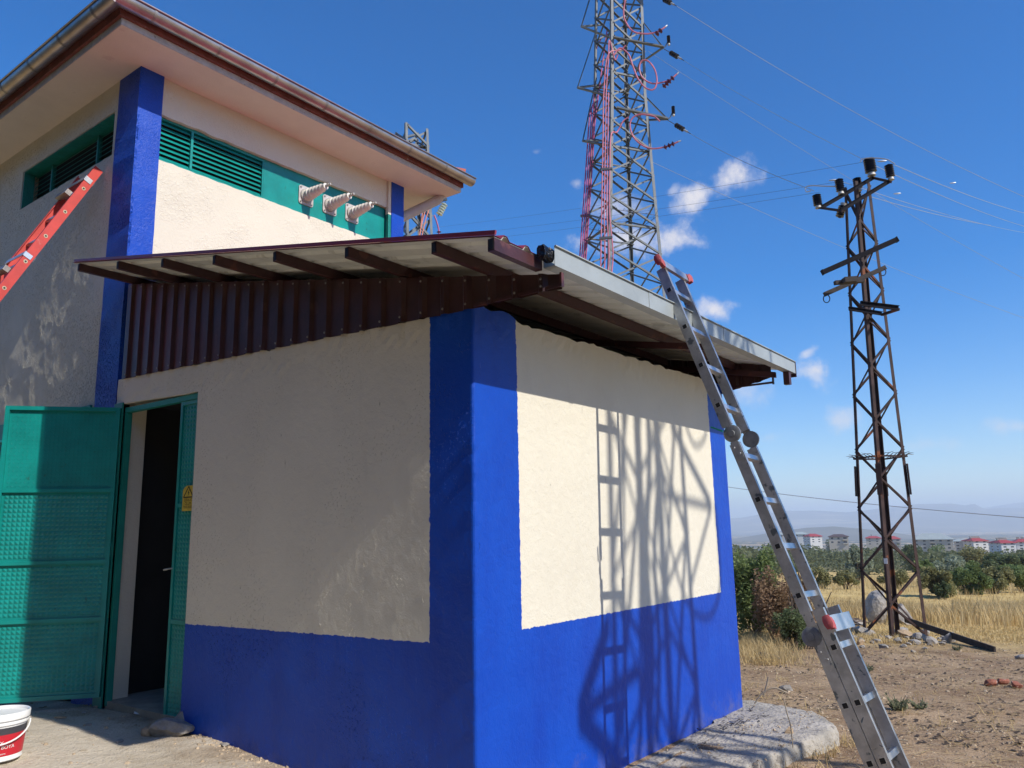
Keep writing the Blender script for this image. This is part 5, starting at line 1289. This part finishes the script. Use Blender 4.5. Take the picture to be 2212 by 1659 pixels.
for (x, y, s, lb) in ((60, 1551, .03, 'thin grey chip right of the bucket lid'), (130, 1552, .06, 'sandy foam lump beside the bucket'), (182, 1542, .035, 'pale flake at the shadow edge'), (190, 1568, .03, 'small flake left of centre on the sunny ground'), (258, 1605, .05, 'white plaster flake near the bottom edge'), (335, 1568, .03, 'small flake beside the doorway'), (485, 1612, .06, 'short grey splinter at the wall base'), (205, 1530, .03, 'tiny flake by the shadow edge')):
    p = on_gnd(x, y); rock('plaster_chip', p+V((0, 0, .006)), s, s*.5, .012, int(x), 'rock2' if 'sandy' in lb else 'rock', lb, 'plaster chips on the ground', cat='debris')
# gravel, one object
def gravel():
    rg = random.Random(9); mb = MB()
    def bit(p, s):
        h = s*rg.uniform(.3, .7); a = rg.uniform(0, 6); n = 5
        r = [s*rg.uniform(.6, 1.1) for _ in range(n)]
        base = [p+V((cos(a+2*pi*k/n)*r[k], sin(a+2*pi*k/n)*r[k], -.003)) for k in range(n)]; top = [p+V((cos(a+2*pi*k/n)*r[k]*.55, sin(a+2*pi*k/n)*r[k]*.55, h*rg.uniform(.7, 1))) for k in range(n)]
        mb.add(base+top, [tuple(range(n, 2*n))]+[(k, (k+1) % n, n+(k+1) % n, n+k) for k in range(n)])
    for _ in range(6500):
        x, y = 3.6+12*rg.random()**1.4, rg.uniform(-5.5, 3.5); bit(V((x, y, gz(x, y))), .005+.026*rg.random()**5)
    for _ in range(1500):
        x, y = rg.uniform(.8, 5), rg.uniform(-3.2, -.8); bit(V((x, y, gz(x, y))), .005+.014*rg.random()**3)
    for _ in range(1500):
        x, y = -3.2*rg.random()**1.2, rg.uniform(-.5, 5); bit(V((x, y, gz(x, y))), .004+.018*rg.random()**5)
    for _ in range(500):
        x, y = rg.uniform(1.2, 3.6), rg.uniform(-.7, -.02); bit(V((x, y, .004)), .004+.010*rg.random()**3)
    for _ in range(260):    # crumbs along the foot of the shaded wall
        y = rg.uniform(0, 2.7); x = -abs(rg.gauss(.02, .06)); bit(V((x, y, gz(x, y))), .006+.014*rg.random()**2)
    tag(mb.build('gravel', mat('gravel_bits', (0.40, 0.31, 0.21), .95, 0, .4, 3, coord='Object'), None), None, kind='stuff')
gravel()
def soil_litter():
    rg = random.Random(31); mb = MB()
    for _ in range(9000):
        x, y = 3.7+11*rg.random()**1.3, rg.uniform(-5.5, 3.2)
        if mn.noise(V((x*.9, y*.9, 4)))+.25*rg.random() < .0: continue
        c = V((x, y, gz(x, y)+.006)); a = rg.uniform(0, 6.3); L = rg.uniform(.01, .05); d = V((cos(a), sin(a), rg.uniform(-.1, .35)))*L; q = V((-sin(a), cos(a), rg.uniform(-.2, .2)))*L*rg.uniform(.15, .5)
        mb.add([c-q, c+q, c+d+q*.5, c+d-q*.6], [(0, 1, 2, 3)])
    tag(mb.build('soil_litter', mat('dark_plant_litter', (0.055, 0.038, 0.026), .95, 0, .4, 4)), 'dark bits of dead plants on the soil', kind='stuff')
soil_litter()

# ------------------------------------------------------------------ vegetation
def blades(name, spots, m, kind_label=None, width=.006):
    """spots = [(point, height, lean)]"""
    rg = random.Random(3); vs = []; fs = []
    for (p, h, ln) in spots:
        a = rg.uniform(0, 2*pi); d = V((cos(a), sin(a), 0)); sd = V((-d.y, d.x, 0))*width*(.7+h)
        k = len(vs); t = p+d*ln*h+V((0, 0, h)); md = p+d*ln*h*.35+V((0, 0, h*.6))
        vs += [p-sd, p+sd, md+sd*.7, md-sd*.7, t]; fs += [(k, k+1, k+2, k+3), (k+3, k+2, k+4)]
    me = bpy.data.meshes.new(name); me.from_pydata([tuple(v) for v in vs], [], fs); me.materials.append(MT[m]); o = bpy.data.objects.new(name, me); COL.objects.link(o); return tag(o, kind_label, kind='stuff')
def grass_fields():
    rg = random.Random(12); S = []
    # stubble field and its taller rim
    for _ in range(42000):
        R = 15.5+26*rg.random()**1.5; a = az_of(rg.uniform(1540, 2290)); p = V((C0.x+R*cos(a), C0.y+R*sin(a), 0)); p.z = gz(p.x, p.y)
        den = nz1(p.x*.5, p.y*.5, 2)
        if R < 18 and rg.random() > (R-15.2)/3+den*.8: continue
        S.append((p, rg.uniform(.025, .085)*(1+.5*den), rg.uniform(.2, 1.2)))
    for _ in range(30000):
        px = rg.uniform(1560, 2290); py_hi = 1287 if px < 1830 else 1268-25*sstep(2000, 2080, px)*sstep(2240, 2140, px)
        R = rg.gauss(27.0 if px > 1980 else 27.5, 1.7 if px < 1980 else 2.2); a = az_of(px); p = V((C0.x+R*cos(a), C0.y+R*sin(a), 0)); p.z = gz(p.x, p.y)
        den = .5+.9*nz1(p.x*.35, p.y*.35, 5)
        if rg.random() > den+.35: continue
        S.append((p, rg.uniform(.14, .40)*(.7+.6*den)*(1.35 if px > 2030 else 1), rg.uniform(.1, .6)))
    for _ in range(9000):   # rough grass behind, further terraces
        R = rg.uniform(42, 95); a = az_of(rg.uniform(1560, 2290)); p = V((C0.x+R*cos(a), C0.y+R*sin(a), 0)); p.z = gz(p.x, p.y); S.append((p, rg.uniform(.2, .5), .3))
    blades('dry_grass', S, 'grass', 'dry golden stubble and grass', .011)
    S = []
    for _ in range(3000):   # tufts by the left bush and on the bare soil
        px, py = rg.uniform(1596, 1760), rg.gauss(1352, 12); p = G3(px, py) if False else None
        R = rg.uniform(11.5, 16); a = az_of(rg.gauss(1625, 38)); p = V((C0.x+R*cos(a), C0.y+R*sin(a), 0)); p.z = gz(p.x, p.y); S.append((p, rg.uniform(.05, .26), rg.uniform(.2, 1.2)))
    for _ in range(260):
        x, y = rg.uniform(4, 15), rg.uniform(-5, 2.5); c = V((x, y, gz(x, y)))
        for k in range(rg.randint(2, 9)): S.append((c+V((rg.gauss(0, .05), rg.gauss(0, .05), 0)), rg.uniform(.02, .10), rg.uniform(.5, 3)))
    for _ in range(40):
        x = rg.uniform(1.5, 3.7); y = -.78-abs(rg.gauss(0, .12)); c = V((x, y, gz(x, y)))
        for k in range(6): S.append((c+V((rg.gauss(0, .03), rg.gauss(0, .03), 0)), rg.uniform(.02, .08), rg.uniform(.5, 2)))
    blades('dry_tufts', S, 'grass', 'straw coloured tufts on bare soil', .005)
    S = []   # straws lying flat
    mb = MB(); 
    for _ in range(8000):
        x, y = rg.uniform(2.2, 15), rg.uniform(-5.5, 3); 
        if x < 4.0 and y > -.85: continue
        c = V((x, y, gz(x, y)+.012)); a = rg.uniform(0, 6); L = rg.uniform(.04, .22); d = V((cos(a), sin(a), rg.uniform(-.03, .05)))*L; s_ = V((-sin(a), cos(a), 0))*.0028
        e_ = c+d; e_.z = gz(e_.x, e_.y)+.014; mb.add([c-s_, c+s_, e_+s_, e_-s_], [(0, 1, 2, 3)])
    tag(mb.build('straw_litter', 'grass', None), None, kind='stuff')
grass_fields()
def crown_mesh(name, rx, ry, rz_, n, leaf, m, seed, clumps=26, low=.0):
    rg = random.Random(seed); vs = []; fs = []; cl = []
    for _ in range(clumps):
        while True:
            q = V((rg.uniform(-1, 1), rg.uniform(-1, 1), rg.uniform(-1, 1)))
            if q.length < 1: break
        q = q.normalized()*(.35+.55*rg.random()); cl.append((V((q.x*rx, q.y*ry, rz_*(1+q.z*.86)*.97+low)), rg.uniform(.20, .40)))
    for _ in range(n):
        c, s = rg.choice(cl); d = V((rg.gauss(0, 1), rg.gauss(0, 1), rg.gauss(0, 1))).normalized()*(rg.random()**.45)
        p = c+V((d.x*rx*s, d.y*ry*s, d.z*rz_*s*1.1)); a = V((rg.gauss(0, 1), rg.gauss(0, 1), rg.gauss(0, .7))).normalized()*leaf*rg.uniform(.6, 1.4); b = a.orthogonal().normalized(); b.rotate(Matrix.Rotation(rg.uniform(0, 6.28), 3, a.normalized())); b *= a.length*.5
        if p.z < 0.02: continue
        k = len(vs); vs += [p-a, p+b, p+a, p-b]; fs.append((k, k+1, k+2, k+3))
    me = bpy.data.meshes.new(name); me.from_pydata([tuple(v) for v in vs], [], fs); me.materials.append(MT[m]); return me, cl
def plant(nm, p, rx, ry, rz_, n, leaf, m, seed, label, group=None, trunk=True, cat='shrub', clumps=26, stem_r=.03, low=.0):
    me, cl = crown_mesh('crown', rx, ry, rz_, n, leaf, m, seed, clumps, low)
    r = empty(nm, p, label, cat, group); c = bpy.data.objects.new('crown', me); COL.objects.link(c); c.parent = r
    if trunk:
        rg = random.Random(seed+1)
        mb = MB()
        for (q, s) in cl[:10]:
            mid = V((q.x*.35+rg.gauss(0, .05), q.y*.35, q.z*.5)); mb.tube(curve_pts([V((rg.gauss(0, stem_r), rg.gauss(0, stem_r), -.1)), mid, q], 3), [stem_r*(1-.12*k) if k < 7 else stem_r*.25 for k in range(7)], 5)
        me2 = bpy.data.meshes.new('trunk'); me2.from_pydata([tuple(v) for v in mb.v], [], mb.f); me2.materials.append(MT['bark']); t = bpy.data.objects.new('trunk', me2); COL.objects.link(t); t.parent = r
    return r
def at_R(px, R, dz=0): a = az_of(px); x, y = C0.x+R*cos(a), C0.y+R*sin(a); return V((x, y, gz(x, y)+dz))
def plant_seen(nm, px, py0, py1, hw, n, lf, m_, seed, label, cat, R=None, clumps=24):
    """size and place a plant from the ground point under it, its top and its half width as seen"""
    if R is None: g_ = G3(px, py1); R = math.hypot(g_.x-C0.x, g_.y-C0.y)
    p = at_R(px, R); top = atD(px, py0, R).z; h = max(.2, top-p.z+.05); r_ = hw/F*R*1.02
    return plant(nm, p-V((0, 0, .06)), r_, r_*.85, h/1.93, n, lf*(R/15)**.55, m_, seed, label, None, True, cat, clumps, .012*min(6, R/12)+.01)
# the bush right beside the house
plant_seen('bush', 1618, 1166, 1352, 56, 12000, .034, 'leaf_g', 1, 'tall green bush touching the right edge of the blue wall', 'bush', 15.6, 34)
plant_seen('bush', 1658, 1215, 1350, 50, 6500, .026, 'leaf_r', 2, 'reddish brown dried bush between the blue wall and the ladder', 'bush', 14.6, 30)
plant_seen('bush', 1704, 1222, 1352, 46, 4200, .026, 'leaf_r', 3, 'thin brown bush seen through the ladder', 'bush', 15.0, 22)
plant_seen('bush', 1697, 1290, 1358, 42, 6000, .022, 'leaf_d', 4, 'low dark green bush behind the lower ladder hinge', 'bush', 13.9, 20)
plant_seen('bush', 1768, 1325, 1352, 32, 700, .022, 'leaf_o', 44, 'sparse creeping bush left of the stone heap', 'bush', 15.3, 12)
# bare branches
for k in range(12):
    p = at_R(1690+6*k % 60, 14.0); a = rr2.uniform(-.4, .9); e = p+V((0, 0, rr2.uniform(.6, 1.35)))-rr_*(-a)*.6
    stick(p, e, .014, 'bark', 'bare_branch', 'bare dark branch standing out of the bush by the ladder', 'branch', 'bare branches by the ladder', .07)
# notable trees in the middle distance
T_ = [
 ('tree', 1795, 1163, 1207, 21, 3600, .075, 'leaf_d', 'dark rounded tree on the golden terrace, left of the pylon'),
 ('tree', 1752, 1163, 1200, 18, 2600, .07, 'leaf_g', 'green tree just right of the upper ladder rails'),
 ('tree', 1700, 1172, 1206, 20, 2600, .07, 'leaf_d', 'dark tree seen between the ladder rails'),
 ('tree', 1660, 1168, 1215, 24, 3600, .06, 'leaf_g', 'green tree above the reddish bush'),
 ('tree', 1879, 1152, 1188, 4, 900, .05, 'leaf_d', 'narrow dark cypress left of the pylon'),
 ('shrub', 1842, 1178, 1258, 28, 9000, .045, 'leaf_s', 'pale silver-green shrub left of the pylon'),
 ('shrub', 1815, 1228, 1273, 30, 3600, .038, 'leaf_o', 'low yellowish scrub at the foot of the silver shrub'),
 ('shrub', 1760, 1225, 1272, 26, 3000, .038, 'leaf_o', 'low olive scrub beside the ladder'),
 ('shrub', 1918, 1222, 1272, 30, 4000, .036, 'leaf_o', 'yellow-green shrub inside the pylon legs'),
 ('shrub', 1962, 1172, 1236, 26, 4800, .045, 'leaf_d', 'dark grey-green shrub behind the right pylon leg'),
 ('tree', 2015, 1176, 1232, 34, 5600, .05, 'leaf_g', 'broad green tree right of the pylon'),
 ('shrub', 2012, 1220, 1288, 36, 8000, .034, 'leaf_o', 'wide olive-brown shrub right of the pylon'),
 ('shrub', 2020, 1254, 1294, 17, 2600, .030, 'leaf_d', 'small dark shrub dipping into the tall grass'),
 ('shrub', 2048, 1200, 1262, 40, 8000, .042, 'leaf_s', 'silver-green willow shrub in the middle of the scrub'),
 ('tree', 2098, 1180, 1240, 38, 6500, .05, 'leaf_o', 'broad olive tree below the red roofed blocks'),
 ('shrub', 2082, 1212, 1284, 44, 9500, .036, 'leaf_g', 'fresh green shrub behind the tallest grass'),
 ('shrub', 2130, 1218, 1282, 36, 7500, .036, 'leaf_o', 'olive green shrub left of the edge shrub'),
 ('shrub', 2182, 1212, 1280, 46, 9500, .036, 'leaf_g', 'wide fresh green shrub near the right edge'),
 ('tree', 2150, 1190, 1250, 38, 6500, .05, 'leaf_d', 'dark tree below the tallest white block'),
 ('tree', 2205, 1190, 1250, 38, 6200, .05, 'leaf_d', 'dark tree cut by the right edge below the houses'),
 ('shrub', 2172, 1202, 1245, 18, 3000, .042, 'leaf_s', 'small pale silver shrub near the right edge'),
 ('shrub', 2250, 1210, 1275, 44, 3000, .042, 'leaf_g', 'green shrub just outside the right edge'),
 ('shrub', 1985, 1205, 1268, 26, 4500, .040, 'leaf_g', 'green shrub between the pylon leg and the olive shrub'),
]
for i, (nm, px, y0_, y1_, hw, n, lf, m_, lb) in enumerate(T_):
    plant_seen(nm, px, y0_, y1_, hw, n, lf, m_, 100+i, lb, nm)
def woodland():
    rg = random.Random(77); vs = []; fs = []
    for k in range(190):
        R = rg.uniform(95, 400); px = rg.uniform(1500, 2330)
        if 1700 < px < 1990 and R < 120 and rg.random() < .6: continue
        c = at_R(px, R, -.3); yt = rg.uniform(1172, 1186) if px < 1960 else rg.uniform(1184, 1200)
        h = (atD(px, yt, R).z-c.z)/1.95
        if h < .5: continue
        h = min(h, 3.2); s = h*rg.uniform(1.2, 1.9)
        for j in range(420 if R < 160 else 260):
            d = V((rg.gauss(0, 1), rg.gauss(0, 1), rg.gauss(0, 1))).normalized()*(.55+.45*rg.random()); f = 1+.25*mn.noise(d*2.3+V((k, 0, 0)))
            p = c+V((d.x*s*f, d.y*s*f, h*(.9+d.z*f))); a = V((rg.gauss(0, 1), rg.gauss(0, 1), rg.gauss(0, .6))).normalized()*.24*rg.uniform(.7, 1.5); b = a.cross(V((rg.gauss(0, 1), rg.gauss(0, 1), rg.gauss(0, 1)))).normalized()*a.length*.7
            i = len(vs); vs += [p-a, p+b, p+a, p-b]; fs.append((i, i+1, i+2, i+3))
    me = bpy.data.meshes.new('scrub_woodland'); me.from_pydata([tuple(v) for v in vs], [], fs); me.materials.append(leaf_mat('scrub_leaves', (0.070, 0.092, 0.046), (0.21, 0.23, 0.12), .06))
    o = bpy.data.objects.new('scrub_woodland', me); COL.objects.link(o); tag(o, 'mass of scrub trees below the houses', kind='stuff')
woodland()
# unseen trees added left of the camera to cut sky fill on shaded walls
proto_t = None
for k, (x, y, sc, a) in enumerate(((-9.2, -4.5, 1.0, 0), (-10.5, -.8, 1.12, 2), (-9.4, 2.6, .95, 4), (-10.2, 5.8, 1.1, 1), (-9.0, 9.0, 1.0, 3), (-9.8, 12.4, 1.1, 5), (-9.4, 16, 1.0, .6), (-13.5, 1, 1.3, 2.2), (-13.5, 8, 1.3, 5.1), (-11.5, -8.5, 1.05, 1.3), (-7.9, -9.0, .95, 4.4), (-4.9, -11.6, .92, 2.7))):
    lb = 'unseen leafy tree added left of the yard to block low sky light'
    if proto_t is None: proto_t = t_ = plant('tree', V((x, y, gz(x, y))), 2.9, 2.9, 4.6, 15000, .16, 'leaf_d', 900, lb, 'unseen trees added to block sky light', True, 'tree', 60, .16, .3)
    else: t_ = copy_tree(proto_t); t_.location = (x, y, gz(x, y))
    t_.scale = (sc, sc, sc); t_.rotation_euler = (0, 0, a)
# green weeds on the bare ground
def weed(px, py, s, label, m='weed', n=70):
    p = G3(px, py); rg = random.Random(px); mb = MB()
    for _ in range(n):
        a = rg.uniform(0, 6.28); d = V((cos(a), sin(a), 0)); L = s*rg.uniform(.4, 1); r = rg.random()*s*.5; b = p+d*r*.5; t = b+d*L*.6+V((0, 0, L*rg.uniform(.3, .9))); sd = V((-d.y, d.x, 0))*.007
        mb.add([b-sd, b+sd, t+sd*.4, t-sd*.4], [(0, 1, 2, 3)])
        for k in range(3):
            q = b.lerp(t, rg.random()); a2 = V((rg.gauss(0, 1), rg.gauss(0, 1), rg.gauss(0, .5))).normalized()*.014; b2 = a2.orthogonal()*.6; mb.add([q-a2, q+b2, q+a2, q-b2], [(0, 1, 2, 3)])
    tag(mb.build('weed', m, None), label, 'weed', 'weeds on the bare ground')
weed(1870, 1452, .16, 'bright green tuft right of the folded ladder'); weed(1940, 1535, .17, 'dusty green weed right of the ladder, largest of the weeds'); weed(1985, 1532, .11, 'small dull weed beside the largest weed', 'weed', 45)
weed(2068, 1405, .12, 'small weed at the field edge below the fallen beam', 'weed', 40)
for k, (pts, lb) in enumerate(([[(1630, 1520), (1645, 1500), (1672, 1486), (1700, 1497)], 'pale forked twig standing on the slab edge'], [[(1650, 1502), (1656, 1480), (1660, 1462)], 'short upright pale twig on the bare soil'], [[(1713, 1615), (1708, 1570), (1700, 1540), (1693, 1510)], 'thin dry stalk rising behind the tan stone'])):
    cable('twig', [atD(x, y, (6.6, 6.7, 5.6)[k]) for x, y in pts], .006 if k < 2 else .0035, 'twig', lb, 'dry twigs', 'twig', 5)
stick(G3(1962, 1608)+V((0, 0, .02)), G3(1868, 1598)+V((0, 0, .02)), .006, 'twig', 'twig', 'long straight straw lying right of the ladder', 'twig', None, .01)
# litter on the slab
rgl = random.Random(4); mb = MB()
for _ in range(90):
    c = V((rgl.gauss(2.75, .28), rgl.gauss(-.18, .08), .012)); a = rgl.uniform(0, 6); L = rgl.uniform(.01, .045); d = V((cos(a), sin(a), rgl.uniform(0, .5)))*L; s_ = V((-sin(a), cos(a), 0))*.006; mb.add([c-s_, c+s_, c+d+s_, c+d-s_], [(0, 1, 2, 3)])
tag(mb.build('leaf_litter', mat('dark_litter', (0.07, 0.06, 0.05), .9), None), None, kind='stuff')

# ------------------------------------------------------------------ town
MT['bw'] = mat('town_white', (0.62, 0.60, 0.56), .85, 0, .05, .3); MT['bc'] = mat('town_cream', (0.42, 0.38, 0.31), .85, 0, .06, .3); MT['bg'] = mat('town_grey', (0.28, 0.26, 0.24), .85, 0, .1, .3)
MT['rr'] = mat('town_red_roof', (0.36, 0.035, 0.035), .6, 0, .12, .5); MT['rg'] = mat('town_grey_roof', (0.33, 0.37, 0.35), .6, 0, .08, .4); MT['rb'] = mat('town_brown_roof', (0.08, 0.045, 0.04), .7, 0, .1, .4)
MT['win'] = mat('town_window', (0.035, 0.04, 0.05), .15)
def house(px0, px1, py_top, py_eave, py_base, D, wm, rm, floors, label, hip=True, yaw=0, solar=0, split=None):
    a, b = atD(px0, py_eave, D), atD(px1, py_eave, D); W = (V((b.x-a.x, b.y-a.y, 0))).length; zb = atD((px0+px1)/2, py_base, D).z; ze = (a.z+b.z)/2; zt = atD((px0+px1)/2, py_top, D).z
    c = (a+b)/2; base = V((c.x, c.y, zb-4)); r = empty('apartment_block', (c.x, c.y, zb), label, 'building')
    v = ray((px0+px1)/2, 1160); w = V((v.x, v.y, 0)).normalized(); ri = V((w.y, -w.x, 0)); rot = Matrix.Rotation(yaw, 3, 'Z'); w = rot @ w; ri = rot @ ri
    dpth = 10.; Wc = W*(1 if not yaw else .80); hw = Wc/2; P = lambda u, d, z: V((c.x, c.y, 0))+ri*u+w*d+V((0, 0, z))
    def bx(u0, u1, d0, d1, z0, z1): return ([P(u0, d0, z0), P(u1, d0, z0), P(u1, d1, z0), P(u0, d1, z0), P(u0, d0, z1), P(u1, d0, z1), P(u1, d1, z1), P(u0, d1, z1)], [(0, 3, 2, 1), (4, 5, 6, 7), (0, 1, 5, 4), (1, 2, 6, 5), (2, 3, 7, 6), (3, 0, 4, 7)])
    m = MB(); m.add(*bx(-hw, hw, 0, dpth, zb-4, ze)); m.build('wall', wm, r)
    o = .5; m = MB(); e = [P(-hw-o, -o, ze), P(hw+o, -o, ze), P(hw+o, dpth+o, ze), P(-hw-o, dpth+o, ze)]; rg_ = [P(-hw*.45, dpth/2, zt), P(hw*.45, dpth/2, zt)]
    m.add(e+rg_+[q-V((0, 0, .25)) for q in e], [(0, 1, 5, 4), (1, 2, 5), (2, 3, 4, 5), (3, 0, 4), (0, 1, 7, 6), (1, 2, 8, 7), (2, 3, 9, 8), (3, 0, 6, 9), (6, 7, 8, 9)]); rf = m.build('roof', rm, r)
    H = ze-zb; fh = H/floors; nw = max(2, int(Wc/3.2))
    for f in range(floors):
        for k in range(nw):
            u = -hw+Wc*(k+.5)/nw; z = zb+fh*f+fh*.38; m = MB()
            if k % 4 == 2:
                m.add(*bx(u-1.2, u+1.2, -.9, -.01, z-fh*.32, z-fh*.02)); m.build('balcony', wm, r); m = MB()
                m.add(*bx(u-.9, u+.9, -.02, .1, z-fh*.0, z+fh*.42))
            else: m.add(*bx(u-.55, u+.55, -.03, .1, z, z+fh*.40))
            m.build('window', 'win', r)
        for k in range(2):
            for sd in (1, -1):
                m = MB(); d0 = dpth*(.25+.45*k); m.add(*bx(sd*hw-(.03 if sd < 0 else .1), sd*hw+(.03 if sd > 0 else .1), d0, d0+1.1, zb+fh*f+fh*.38, zb+fh*f+fh*.78)); m.build('window', 'win', r)
    for k in range(solar):
        m = MB(); u = -hw*.5+Wc*.5*k/max(1, solar-1); m.add(*bx(u-.5, u+.5, dpth*.45, dpth*.55, zt-.3, zt+.45)); m.tube([P(u-.6, dpth*.55, zt+.6), P(u+.6, dpth*.55, zt+.6)], .22, 8); m.build('water_heater', 'bg', rf)
HS = [(1713, 1744, 1149, 1154, 1172, 560, 'bw', 'rg', 3, 'white block with a grey roof, leftmost by the ladder', 0, 0), (1745, 1780, 1153, 1158, 1173, 520, 'bw', 'rr', 3, 'white block with a red roof right of the ladder', .4, 0),
      (1790, 1832, 1154, 1159, 1176, 470, 'bc', 'rb', 2, 'long house with a dark brown roof', 0, 0), (1870, 1902, 1158, 1162, 1178, 560, 'bc', 'rr', 3, 'red roofed house behind the left pylon leg', 0, 0),
      (1905, 1950, 1158, 1164, 1180, 620, 'bg', 'rr', 2, 'low red roofed houses seen through the pylon', .2, 0), (1970, 2058, 1152, 1165, 1188, 420, 'bc', 'rg', 3, 'long cream block with a pale green-grey roof', 0, 0), (2060, 2092, 1164, 1169, 1189, 430, 'bw', 'rg', 3, 'grey roofed white block between the long block and the red roofs', 0, 0),
      (2096, 2140, 1162, 1168, 1192, 420, 'bw', 'rr', 4, 'white block with a red roof and rooftop heaters', .45, 4), (2142, 2162, 1172, 1175, 1190, 460, 'bg', 'rg', 3, 'small grey house squeezed between the red roofed blocks', 0, 0), (2156, 2200, 1166, 1172, 1198, 380, 'bw', 'rr', 4, 'tallest white block with a red roof near the right edge', .45, 5),
      (2190, 2240, 1164, 1170, 1194, 430, 'bw', 'rr', 4, 'red roofed block cut by the right edge', .2, 3), (2098, 2134, 1188, 1189, 1196, 360, 'bw', 'bc', 1, 'low pale shed below the red roofed block', 0, 0), (1669, 1692, 1150, 1155, 1166, 600, 'bc', 'rg', 3, 'pale block between the ladder rails', 0, 0)]
for h in HS: house(*h[:10], True, h[10], h[11])
